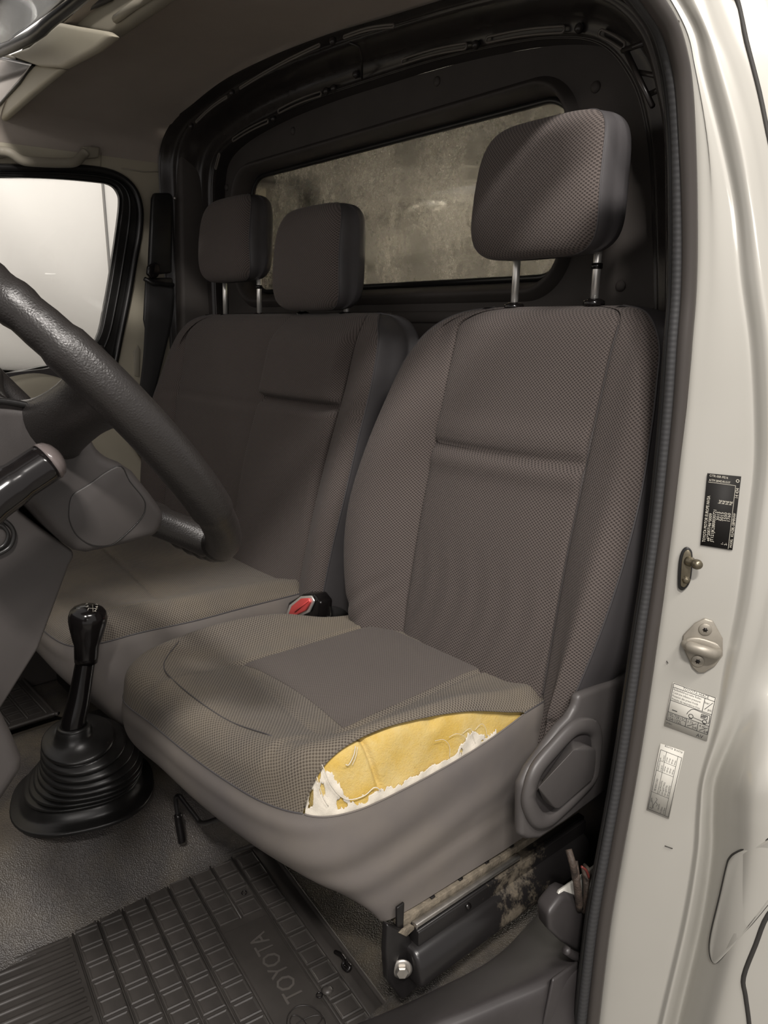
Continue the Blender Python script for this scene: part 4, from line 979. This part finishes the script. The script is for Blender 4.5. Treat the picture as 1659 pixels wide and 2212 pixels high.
tube('boot_collar', sqr(topc+ax*0.014, .0235, .0235, e=1), 0.0042, M_rub, gl_, seg=10, closed=True)

# ================================================================== FLOOR MATS
def mat_build(root, A0, th, zt, cells, panel=None):
    el = np.array([math.cos(th), -math.sin(th), 0]); ef = np.array([-math.sin(th), -math.cos(th), 0]); Z = np.array([0, 0, 1.0])
    W = lambda l, f, z=0.0: A0+el*l+ef*f+Z*(zt+z)
    return W, el, ef
dm = thing('floor_mat', 'grey rubber mat with square pads in the driver footwell', 'floor mat')
A0 = np.array([.165, .632, 0]); W, el, ef = mat_build(dm, A0, math.radians(7.5), 0.006, None)
sheet = [W(-.03, .0), W(-.018, -.012), W(.0, -.016), W(.60, -.016), W(.60, .60), W(-.032, .60)]
prism('sheet', sheet, (0, 0, -0.005), M_mat, dm, bevel=0.001)
tube('raised_edge', catmull([W(-.031, .60, .002), W(-.031, .35, .002), W(-.031, .10, .002), W(-.030, .01, .002), W(-.022, -.008, .002), W(-.004, -.014, .002), W(.12, -.014, .002), W(.35, -.014, .002), W(.60, -.014, .002)], 5), 0.0042, M_mat, dm, seg=8)
# one tray-topped pad mesh, shared by all pads
def pad_mesh():
    w1, w2, w3 = 0.0158, 0.0138, 0.0118; f1, f2, f3 = 0.0172, 0.0152, 0.0132
    lv = [(w1, f1, 0), (w1, f1, .0022), (w2, f2, .0034), (w3, f3, .0022)]
    v, f = [], []
    for a_, b_, z_ in lv: v += [(-a_, -b_, z_), (a_, -b_, z_), (a_, b_, z_), (-a_, b_, z_)]
    for k in range(3):
        for i in range(4): f.append((4*k+i, 4*k+(i+1) % 4, 4*k+4+(i+1) % 4, 4*k+4+i))
    f.append((12, 13, 14, 15)); me = bpy.data.meshes.new('pad'); me.from_pydata(v, [], f); me.materials.append(M_matp); me.update(); return me
PM = pad_mesh()
def put_pad(l, f, W, el, ef, root, sc=1.0, scf=1.0):
    o = bpy.data.objects.new('pad', PM); p_ = W(l, f)
    o.matrix_world = Matrix(((el[0]*sc, -ef[0]*scf, 0, p_[0]), (el[1]*sc, -ef[1]*scf, 0, p_[1]), (0, 0, 1, p_[2]), (0, 0, 0, 1)))
    link(o, root)
fc = [.034, .077, .118, .159, .200, .241, .282, .322]
for f_ in fc:
    for k in range(0, 14):
        l = 0.002+0.0372*k
        if f_ in (.077, .118) and l > .14: continue
        put_pad(l, f_, W, el, ef, dm)
for f_ in [.0135]+[.055, .098, .139, .180, .2205, .2615, .3025, .3435]:
    if f_ == .098: tube('rib', [W(-.02, f_, .0005), W(.13, f_, .0005)], 0.0018, M_mat, dm, seg=6); continue
    tube('rib', [W(-.022, f_, .0005), W(.25, f_, .0005), W(.55, f_, .0005)], 0.0018, M_mat, dm, seg=6)
for k in range(0, 29):
    l = -.018+.0193*k
    tube('rib', [W(l, .352, .0), W(l, .45, .0), W(l, .60, .0)], 0.0042, M_mat, dm, seg=8, sx=1.0, sy=1.0)
bpnl = [W(.146, .060), W(.56, .060), W(.56, .136), W(.146, .136)]
prism('brand_panel', bpnl, (0, 0, 0.0016), M_mat, dm, bevel=0.0008)
M_emb = plain('mat_lettering', (0.075, 0.068, 0.062), 0.4)
text_mesh('moulded_lettering', 'TOYOTA', 0.042, M_emb, dm, W(.326, .078, .0018), -el, ef, sx=0.86, space=1.0, depth=0.0006)
ec = (.366, .098)
def ellp(l0, f0, a_, b_, n=36): return [W(l0+a_*math.cos(t), f0+b_*math.sin(t), .0022) for t in np.linspace(0, 2*math.pi, n, endpoint=False)]
M_emd = plain('emblem_groove', (0.016, 0.014, 0.013), 0.4)
tube('moulded_emblem', ellp(ec[0]+.004, ec[1], .034, .026), 0.0010, M_emd, dm, seg=6, closed=True)
tube('moulded_emblem', ellp(ec[0]+.004, ec[1]+.010, .024, .0105), 0.0009, M_emd, dm, seg=6, closed=True)
tube('moulded_emblem', ellp(ec[0]+.004, ec[1], .0095, .0245), 0.0009, M_emd, dm, seg=6, closed=True)
for l_, f_ in ((.080, .072), (.337, .060)):
    tube('eyelet', [W(l_+.0045*math.cos(t), f_+.0045*math.sin(t), .0035) for t in np.linspace(0, 6.283, 12, endpoint=False)], 0.001, M_gloss, dm, seg=6, closed=True)
lathe('anchor_peg', W(.336, .046, .0), (0, 0, 1), [(.007, 0), (.009, .004), (.006, .007), (0, .008)], M_matp, dm, 14)
hk = thing('mat_hook', 'small black plastic hook on the vinyl floor at the mat edge', 'hook')
tube('hook_bar', catmull([at(724, 2056, 'z', .014), at(736, 2062, 'z', .018), at(744, 2074, 'z', .018), at(741, 2086, 'z', .014), at(750, 2096, 'z', .012), at(756, 2088, 'z', .016), at(749, 2080, 'z', .018)], 5), 0.0032, M_gloss, hk, seg=8)
pm = thing('floor_mat', 'grey rubber mat on the passenger side beyond the gear boot', 'floor mat')
B0 = at(118, 1543, 'z', 0.03); B0 = np.array([B0[0], B0[1], 0]); v1 = at(33, 1452, 'z', .03)-at(118, 1543, 'z', .03); v1 /= np.linalg.norm(v1)
el2 = v1; ef2 = np.array([el2[1], -el2[0], 0]); 
if ef2[1] > 0: ef2 = -ef2
W2 = lambda l, f, z=0.0: B0+el2*l+ef2*f+np.array([0, 0, 1.0])*(0.03+z)
prism('sheet', [W2(-.0, -.0), W2(.42, 0), W2(.46, .05), W2(.46, .42), W2(-.0, .42)], (0, 0, -0.006), M_mat, pm, bevel=0.001)
tube('raised_edge', catmull([W2(0, .42, .002), W2(0, .2, .002), W2(0, .01, .002), W2(.01, 0, .002), W2(.2, 0, .002), W2(.42, 0, .002), W2(.46, .05, .002), W2(.46, .4, .002)], 5), 0.0045, M_mat, pm, seg=8)
for f_ in (.035, .078, .12, .162, .205):
    for k in range(9):
        if f_ == .12 and 3 < k: continue
        put_pad(.045+.043*k, f_, W2, el2, ef2, pm, 1.1, 1.0)
for f_ in (.013, .057, .099, .141, .184, .226): tube('rib', [W2(.02, f_, .0005), W2(.43, f_, .0005)], 0.0018, M_mat, pm, seg=6)
tube('moulded_emblem', [W2(.30+.028*math.cos(t), .118+.018*math.sin(t), .001) for t in np.linspace(0, 6.283, 28, endpoint=False)], 0.0011, M_emb, pm, seg=6, closed=True)

# ================================================================== SILL TRIM, LOOM
L0_ = [(770, 2212), (860, 2175), (950, 2132), (1040, 2086), (1092, 2046), (1130, 2006), (1165, 1966), (1196, 1930)]
L1_ = [(860, 2262), (935, 2216), (1010, 2186), (1090, 2152), (1150, 2128), (1200, 2104), (1240, 2084), (1262, 2062)]
rows = []
for k in range(8):
    a_ = at(*L0_[k], 'z', 0.030); b_ = at(*L1_[k], 'z', 0.085)
    m1 = a_*0.55+b_*0.45; m1[2] += 0.006; m2 = a_*0.12+b_*0.88; m2[2] += 0.006
    o1 = b_+np.array([0.012, -0.006, -0.012]); o2 = b_+np.array([0.018, -0.012, -0.06]); o3 = b_+np.array([0.05, -0.02, -0.16])
    rows.append([a_-np.array([0, 0, .03]), a_, m1, m2, b_+np.array([0.004, 0, 0]), o1, o2, o3])
st = thing('sill_trim', 'dark moulded plastic step trim at the foot of the door opening', 'trim')
recalc(grid_obj('step_moulding', net(rows, 6, 5), M_plas, st))
cp = [(1184, 1976), (1212, 1940), (1225, 1932), (1268, 1948), (1272, 2062), (1250, 2060), (1215, 2040), (1186, 2012)]
prism('corner_cap', [at(*q, 'x', 0.742) for q in cp], (-0.03, 0.01, 0), M_plas, st, bevel=0.008, seg=4)
for px, py in ((1262, 2022), (1257, 2050)): lathe('clip_hole', at(px, py, 'x', 0.744), (1, 0, 0), [(0.004, 0), (0.004, .0012), (0, .0012)], M_gloss, st, 12)
tube('cap_edge', catmull([at(*q, 'x', 0.748) for q in [(1222, 2052), (1236, 2062), (1252, 2068), (1262, 2080), (1258, 2120), (1256, 2212), (1250, 2300)]], 5), 0.006, M_plas, st, seg=10)
prism('side_return', [at(*q, 'x', 0.745) for q in [(1190, 2110), (1262, 2060), (1275, 2060), (1262, 2300), (1150, 2300)]], (0.006, -0.003, 0), M_plas, st, bevel=0.003)
# white body metal showing between trims
struct(prism('trim_2', [at(*q, 'x', 0.735) for q in [(1185, 1975), (1210, 1925), (1262, 1890), (1300, 1862), (1325, 1850), (1300, 1960), (1250, 1990)]], (-0.004, 0, 0), M_paint, bevel=0))
lo = thing('wiring_loom', 'grimy brown wrapped wiring beside the rear of the seat rail', 'wiring')
box('bulkhead_foot', (0.60, 1.06, 0.16), (0.26, 0.02, 0.34), M_black, fl, bevel=0.003)
for a_, b_, c_, r_ in (((1240, 1860), (1246, 1905), (1252, 1962), .009), ((1262, 1872), (1268, 1920), (1262, 1968), .008), ((1270, 1885), (1286, 1920), (1284, 1952), .006), ((1228, 1835), (1238, 1870), (1243, 1900), .008), ((1262, 1868), (1272, 1880), (1270, 1900), .004)):
    tube('sleeve', catmull([at(*a_, 'x', 0.738), at(*b_, 'x', 0.75), at(*c_, 'x', 0.745)], 6), r_*0.6, M_wire, lo, seg=10)
tube('red_wire', catmull([at(1256, 1872, 'x', .758), at(1266, 1880, 'x', .76), at(1272, 1896, 'x', .758)], 5), 0.0018, plain('dull_red_wire', (.12, .02, .016), .5), lo, seg=6)
# vinyl wheel-arch side of the floor rising to the sill
rows = []
for a_, b_ in (((820, 2175), (905, 2100)), ((950, 2120), (1010, 2020)), ((1080, 2040), (1090, 1960)), ((1170, 1955), (1150, 1900)), ((1215, 1915), (1200, 1850))):
    p0 = at(*a_, 'z', 0.033); p1 = at(*b_, 'z', 0.035); rows.append([p0+(p0-p1)*0.4, p0, p1, p1+(p1-p0)*0.5-np.array([0, 0, .035])])
recalc(grid_obj('vinyl_kerb', net(rows, 6, 6), M_floor, fl))

# ================================================================== PASSENGER SIDE FITTINGS
gh = thing('grab_handle', 'cream grab handle above the passenger door window', 'handle')
gp = [(-60, 318), (0, 326), (22, 330), (48, 346), (80, 350), (130, 352), (162, 350), (178, 336), (186, 328)]
gpp = [at(*q, 'x', XP+0.035 if 20 < q[0] < 170 else XP+0.025) for q in gp]
tube('grip', catmull(gpp, 5), 0.0115, M_creamd, gh, seg=12)
for px in (-8, 192):
    prism('mount', [at(px-20, 318, 'x', XP+0.001), at(px+18, 320, 'x', XP+0.001), at(px+16, 343, 'x', XP+0.001), at(px-20, 345, 'x', XP+0.001)], (0.022, 0, 0), M_creamd, gh, bevel=0.005, seg=3)
sbt = thing('seat_belt', 'black seat belt with its guide on the passenger pillar', 'seat belt')
XB = -0.86
prism('height_track', [at(*q, 'x', XB) for q in [(324, 430), (328, 418), (362, 418), (368, 425), (366, 590), (316, 596)]], (0.018, 0, 0), M_rub, sbt, bevel=0.006, seg=3)
prism('lower_track', [at(*q, 'x', XB) for q in [(312, 600), (370, 600), (374, 640), (360, 690), (312, 715), (307, 690)]], (0.012, 0, 0), M_rub, sbt, bevel=0.006, seg=3)
prism('adjuster', [at(*q, 'x', XB+0.02) for q in [(314, 592), (316, 575), (330, 566), (341, 572), (343, 588), (336, 600), (322, 602)]], (0.014, 0, 0), M_gloss, sbt, bevel=0.004, seg=3)
tube('slot_guide', [at(*q, 'x', XB+0.03) for q in [(312, 602), (330, 612), (375, 616)]], 0.006, M_rub, sbt, seg=10)
rows = []
for (x0_, y0_), (x1_, y1_) in (((316, 605), (374, 612)), ((316, 640), (376, 645)), ((313, 700), (370, 700)), ((308, 780), (352, 776)), ((298, 860), (335, 850)), ((285, 960), (320, 950))):
    rows.append([at(x0_, y0_, 'x', XB+0.022), at((x0_+x1_)/2, (y0_+y1_)/2, 'x', XB+0.025), at(x1_, y1_, 'x', XB+0.022)])
o = grid_obj('webbing', net(rows, 5, 4), M_web, sbt); m_ = o.modifiers.new('t', 'SOLIDIFY'); m_.thickness = 0.0015
# sun visor and bracket in the upper left corner
sv = thing('sun_visor', 'blurred cream sun visor with a grey mirror in the upper left corner', 'sun visor')
YV = 0.60
def v_(L, y): return [at(*q, 'y', y) for q in L]
prism('visor_board', v_([(-140, 100), (22, 118), (68, 138), (132, 148), (60, 208), (0, 262), (-140, 380)], YV), (0, 0.018, 0), M_cream, sv, bevel=0.006, seg=3)
prism('vanity_mirror', v_([(-120, 108), (0, 126), (70, 140), (40, 176), (0, 222), (-120, 320)], YV-.001), (0, -0.002, 0), M_mirror, sv, bevel=0.001)
tube('mirror_frame', v_([(-120, 106), (0, 125), (72, 140), (42, 178), (0, 224), (-120, 322)], YV-.003), 0.0035, M_rub, sv, seg=6, closed=True)
prism('hinge_block', v_([(14, 118), (60, 100), (125, 48), (160, 55), (225, 66), (240, 76), (200, 108), (130, 146), (80, 142), (62, 136)], YV-.012), (0, 0.022, 0), M_cream, sv, bevel=0.008, seg=3)
wd = struct(prism('window_3', v_([(-300, -150), (300, -150), (160, -10), (20, 88), (-200, 170)], 0.50), (0, -0.004, 0), M_clear, bevel=0))
tube('frit_band', catmull(v_([(300, -120), (210, -38), (115, 40), (30, 98), (-200, 190)], 0.53), 4), 0.011, M_rub, wd, seg=8)
hd = struct(prism('trim_3', v_([(225, -60), (460, -100), (330, 6), (262, 55), (235, 75), (150, 62), (120, 62), (170, 10)], 0.62), (0, 0.03, 0), M_creamd, bevel=0.01))
tube('header_rib', v_([(165, 28), (195, 12), (240, -10)], 0.615), 0.008, M_plas, hd, seg=8)
tube('header_rib', v_([(250, 42), (290, 12), (330, -14)], 0.615), 0.007, M_creamd, hd, seg=8)

# ================================================================== DOOR JAMB FITTINGS
def jpoly(pts, off=-0.0005): return [atj(px, py, off) for px, py in pts]
JH = np.array([0.866, 0.5, 0.0]); NZ = JN/np.linalg.norm(JN)    # NZ points to +x,-y : towards the viewer
# (the plane offset is negative towards the viewer for atj, so use NZ directly)
def jp(px, py, lift=0.0): return atj(px, py)+NZ*lift
def catl(pts, lift, n=4, closed=True): return catmull([jp(*q, lift) for q in pts], n, closed)
# door switch
dsw = thing('door_switch', 'brass-grey courtesy light switch plunger on the white door jamb', 'switch')
o_ = [(1464, 1262), (1466, 1215), (1472, 1190), (1482, 1181), (1492, 1186), (1496, 1200), (1494, 1240), (1488, 1262), (1476, 1274), (1468, 1272)]
prism('gasket', list(catl(o_, 0.0, 3)), NZ*0.003, M_rub, dsw, bevel=0.001)
o2 = [(1470, 1258), (1472, 1215), (1477, 1193), (1484, 1186), (1491, 1190), (1493, 1204), (1491, 1240), (1485, 1258), (1478, 1266), (1472, 1264)]
M_brass = plain('dull_brass_steel', (0.20, 0.175, 0.125), 0.35, metal=0.8, nscale=50, nvar=0.2)
prism('base_plate', list(catl(o2, 0.003, 3)), NZ*0.0025, M_brass, dsw, bevel=0.001)
pd = NZ*1.0+JH*0.75; pd /= np.linalg.norm(pd)
lathe('plunger', jp(1486, 1210, 0.004), pd, [(0.006, 0), (0.006, .006), (0.0048, .007), (0.0048, .013), (0.0062, .014), (0.0062, .018), (0.0045, .0215), (0.0, .022)], M_brass, dsw, 18)
lathe('fixing_screw', jp(1482, 1250, 0.005), NZ, [(0.0052, 0), (0.0052, .001), (0.0036, .0012), (0.0036, .0034), (0.0028, .004), (0, .004)], M_brass, dsw, 6)
# striker
sk_ = thing('door_striker', 'steel door striker with two star screws on the white jamb', 'striker')
o3 = [(1473, 1392), (1476, 1370), (1500, 1345), (1522, 1334), (1540, 1340), (1561, 1378), (1561, 1415), (1545, 1437), (1522, 1451), (1508, 1452), (1496, 1441), (1482, 1412)]
sp_ = prism('striker_plate', [jp(*q) for q in o3], NZ*0.0035, M_strk, sk_, bevel=0.0015)
for px, py in ((1523, 1358), (1507, 1426)):
    s_ = lathe('star_screw', jp(px, py, 0.0035), NZ, [(0.0078, 0), (0.0078, .0008), (0.0070, .0014), (0, .0014)], M_strk, sk_, 24)
    st_ = []
    for k in range(12):
        r_ = 0.0034 if k % 2 == 0 else 0.0021; a_ = math.pi*k/6; st_.append(jp(px, py, 0.0051)+JH*r_*math.cos(a_)+np.array([0, 0, 1])*r_*math.sin(a_))
    prism('star_socket', st_, NZ*0.0002, M_gloss, s_, bevel=0)
lp_ = [jp(1480, 1388, 0.003), jp(1482, 1387, 0.012), jp(1492, 1387, 0.018), jp(1515, 1392, 0.021), jp(1535, 1400, 0.018), jp(1546, 1405, 0.010), jp(1548, 1406, 0.003)]
tube('striker_loop', catmull(lp_, 6), [0.0050]*10+[0.0062]*27, M_strk, sk_, seg=14, sx=1.0, sy=1.1)
prism('loop_base', list(catl([(1476, 1388), (1484, 1376), (1510, 1374), (1545, 1386), (1557, 1402), (1552, 1418), (1535, 1420), (1500, 1406), (1480, 1398)], 0.003, 3)), NZ*0.004, M_strk, sk_, bevel=0.002)

def label_frame(TL, TR, BR, BL):
    P = [jp(*q, 0.0009) for q in (TL, TR, BR, BL)]
    return P
def panel(name, P, mat, root): return prism(name, P, NZ*0.0003, mat, root, bevel=0)
class LB:
    """local 2D frame on a label: org corner, ex, ey unit, writes text and lines into one print mesh"""
    def __init__(s, org, xend, yend, mat, root):
        s.o = org+NZ*0.0004; s.ex = xend-org; s.W = np.linalg.norm(s.ex); s.ex = s.ex/s.W
        y = yend-org; s.H = np.linalg.norm(y); s.ey = y/s.H; s.m = mat; s.root = root; s.parts = []
    def t(s, txt, x, y, size, sx=1.0, flip=False):
        org = s.o+s.ex*x*s.W+s.ey*y*s.H; ex_, ey_ = (s.ex, s.ey) if not flip else (-s.ex, -s.ey)
        s.parts.append(text_mesh('print', txt, size*s.H, s.m, None, org, ex_, ey_, sx=sx))
    def tv(s, txt, x, y, size, sx=1.0):   # turned text: reads along -ey, tops toward +ex
        org = s.o+s.ex*x*s.W+s.ey*y*s.H
        s.parts.append(text_mesh('print', txt, size*s.H, s.m, None, org, -s.ey, s.ex, sx=sx))
    def line(s, x0, y0, x1, y1, w=0.012):
        a_ = s.o+s.ex*x0*s.W+s.ey*y0*s.H; b_ = s.o+s.ex*x1*s.W+s.ey*y1*s.H; d = b_-a_; d /= np.linalg.norm(d); n_ = np.cross(NZ, d)*w*s.H/2
        s.parts.append(mesh_obj('print', [a_-n_, b_-n_, b_+n_, a_+n_], [(0, 1, 2, 3)], s.m, None, smooth=False))
    def poly(s, pts, w=0.012, closed=False):
        for k in range(len(pts)-(0 if closed else 1)): s.line(*pts[k], *pts[(k+1) % len(pts)], w)
    def circ(s, cx_, cy_, r, w=0.012):
        P = [(cx_+r*s.H/s.W*math.cos(t), cy_+r*math.sin(t)) for t in np.linspace(0, 2*math.pi, 14, endpoint=False)]; s.poly(P, w, True)
    def done(s): merge('print', s.parts, s.root)
# black type plate
l1 = thing('type_plate', 'black data label with pale lettering, uppermost on the white jamb', 'label')
P = label_frame((1528, 1022), (1601, 1029), (1582, 1188), (1513, 1177)); panel('film', P, M_plate, l1)
b = LB(P[2]*1.0, P[1], P[3], M_inkw, l1)          # origin bottom right, x up the label, y to the left
b.t('TOYOTA MOTOR EUROPE NV/SA', .05, .865, .135, 0.78); b.t('e6*2007/46*0009', .07, .745, .135, 1.0); b.t('JT121JK2800030721', .07, .625, .135, 1.0)
for tx_, y_, w_ in (('3015', .51, ''), ('5015', .40, ''), ('1550', .29, ''), ('1760', .18, '')): b.t(tx_, .37, y_, .135, 1.15); b.t('kg', .60, y_+.01, .13, 1.1)
b.t('1-', .05, .30, .11); b.t('2-', .05, .19, .11); b.t('MODEL', .03, .03, .10, 0.9); b.t('KLH28L-SBMRHW', .18, .025, .12, 0.85); b.t('14 434', .70, .02, .14, 0.9)
b.line(0.01, .135, .87, .135); b.line(.87, .135, .87, .97)
b.tv('C/TR 058 /FE16', .945, .96, .105, 0.84); b.tv('A/TM B04D/R151F', .885, .96, .105, 0.80); b.circ(.935, .09, .045, .02)
b.done()
# tyre pressure label
l2 = thing('pressure_label', 'white tyre pressure label with a van drawing, tilted below the striker', 'label')
P = label_frame((1454, 1473), (1547, 1507), (1527, 1600), (1435, 1566)); panel('paper', P, M_white, l2)
b = LB(P[3], P[2], P[0], M_ink, l2)
b.poly([(.02, .14), (.98, .14), (.98, .985), (.02, .985)], .012, True)
b.line(.02, .90, .98, .90); b.line(.02, .60, .98, .60); b.line(.02, .33, .98, .33); b.line(.76, .60, .76, .90); b.line(.46, .14, .46, .33); b.line(.73, .14, .73, .33)
b.t('TOYOTA HIACE', .24, .915, .085, .86)
for k, tx_ in enumerate(('Reifenfülldruck kalte Reifen', 'Cold tire inflation pressure', 'Pression des pneus froids', 'Presión de neumáticos fríos')): b.t(tx_, .04, .835-.071*k, .066, .78)
b.t('bar', .77, .79, .075); b.t('psi', .87, .66, .075); b.line(.80, .66, .95, .86)
b.t('195/70R15C', .03, .24, .11, .66); b.t('104/102L', .03, .155, .11, .72); b.t('3.75', .48, .25, .075); b.t('54', .61, .16, .085); b.line(.50, .17, .70, .29); b.t('4.40', .76, .25, .075); b.t('64', .88, .16, .085); b.line(.78, .17, .96, .29)
b.t('2F461', .02, .06, .055); b.t('AV', .74, .015, .11)
b.poly([(.44, .42), (.46, .48), (.52, .56), (.58, .585), (.95, .565), (.96, .40), (.93, .38)], .013); b.line(.60, .40, .83, .385); b.circ(.54, .41, .045, .014); b.circ(.86, .39, .045, .014)
for k in range(5): b.line(.76+.02*k, .47, .80+.02*k, .53, .012)
b.poly([(.76, .455), (.90, .455), (.90, .54), (.76, .54)], .012, True); b.line(.10, .40, .22, .40, .02)
for x_ in (.54, .86): b.line(x_-.035, .36, x_+.035, .36, .02)
b.done()
# axle load label
l3 = thing('load_label', 'narrow white axle load label, lowest on the white jamb', 'label')
P = label_frame((1427, 1605), (1478, 1622), (1445, 1768), (1397, 1748)); panel('paper', P, M_white, l3)
b = LB(P[2], P[1], P[3], M_ink, l3)               # x runs up, y to the left
b.poly([(.02, .04), (.90, .04), (.90, .96), (.02, .96)], .02, True); b.line(.02, .20, .90, .20, .016); b.line(.28, .20, .28, .96, .016); b.line(.60, .20, .60, .96, .016); b.line(.75, .20, .75, .86, .016); b.line(.28, .70, .90, .70, .016)
b.t('RR AXLE LOAD', .31, .80, .10, .9); b.t('THEORETICAL PRESSURE', .605, .86, .085, .68); b.t('FR CIRCUIT', .61, .73, .08, .7); b.t('RR CIRCUIT', .76, .73, .08, .66)
for k, (a_, c_, d_) in enumerate((('719 kg(UNLADEN)', '100 bar', '23 bar'), ('1250 kg(SETTING)', '100 bar', '34 bar'), ('1505 kg(INTER)', '100 bar', '44 bar'), ('1760 kg(LADEN)', '100 bar', '54 bar'))):
    b.t(a_, .285, .595-.12*k, .10, .86); b.t(c_, .62, .595-.12*k, .10, .9); b.t(d_, .765, .595-.12*k, .10, .9)
b.t('LADEN', .13, .86, .09, .8); b.t('UNLADEN', .06, .50, .085, .8); b.t('F= 22mm', .03, .36, .10, .85); b.t('L=119mm', .03, .24, .10, .85)
b.poly([(.05, .90), (.05, .78), (.09, .78), (.20, .66), (.22, .72)], .016); b.poly([(.06, .74), (.16, .86)], .016); b.poly([(.10, .64), (.13, .60), (.16, .68)], .016)
o_l = b.o+b.ex*0.985*b.W+b.ey*0.06*b.H; b.parts.append(text_mesh('print', 'KLH18, KLH28', .13*b.H, b.m, None, o_l, b.ey, -b.ex, sx=.95))
b.done()
# scuffs, panel gap, fuel flap
sc1 = thing('fuel_flap', 'white fuel filler flap at the lower right body side', 'flap')
M_gap = plain('dark_panel_gap', (0.03, 0.028, 0.025), 0.7)
def js(pts, lift, n=4, closed=False): return catmull([onbody(*q, lift) for q in pts], n, closed)
fl_o = [(1720, 1760), (1660, 1812), (1600, 1842), (1582, 1856), (1574, 1878), (1560, 1940), (1541, 2020), (1538, 2060), (1546, 2082), (1562, 2072), (1620, 2000), (1668, 1940), (1720, 1880)]
fp = js(fl_o, 0.003, 4, True)
prism('flap_plate', list(fp), -NZ*0.006, M_paint, sc1, bevel=0.003, seg=3)
tube('flap_gap', fp-NZ*0.0035, 0.0016, M_gap, sc1, seg=6, closed=True)
tube('door_gap', js([(1560, -60), (1592, 0), (1612, 90), (1640, 200), (1665, 320), (1700, 450)], 0.0), 0.0028, M_gap, jb, seg=6)
tube('door_gap', js([(1720, 1900), (1659, 1975), (1632, 2040), (1606, 2110), (1610, 2150), (1618, 2212), (1624, 2300)], 0.0), 0.003, M_gap, jb, seg=6)
for a_, b_ in (((1436, 1826), (1453, 1832)), ((1440, 1427), (1443, 1432))):
    tube('scratch', [jp(*a_, 0.0012), jp(*b_, 0.0012)], 0.0006, M_gap, jb, seg=5)
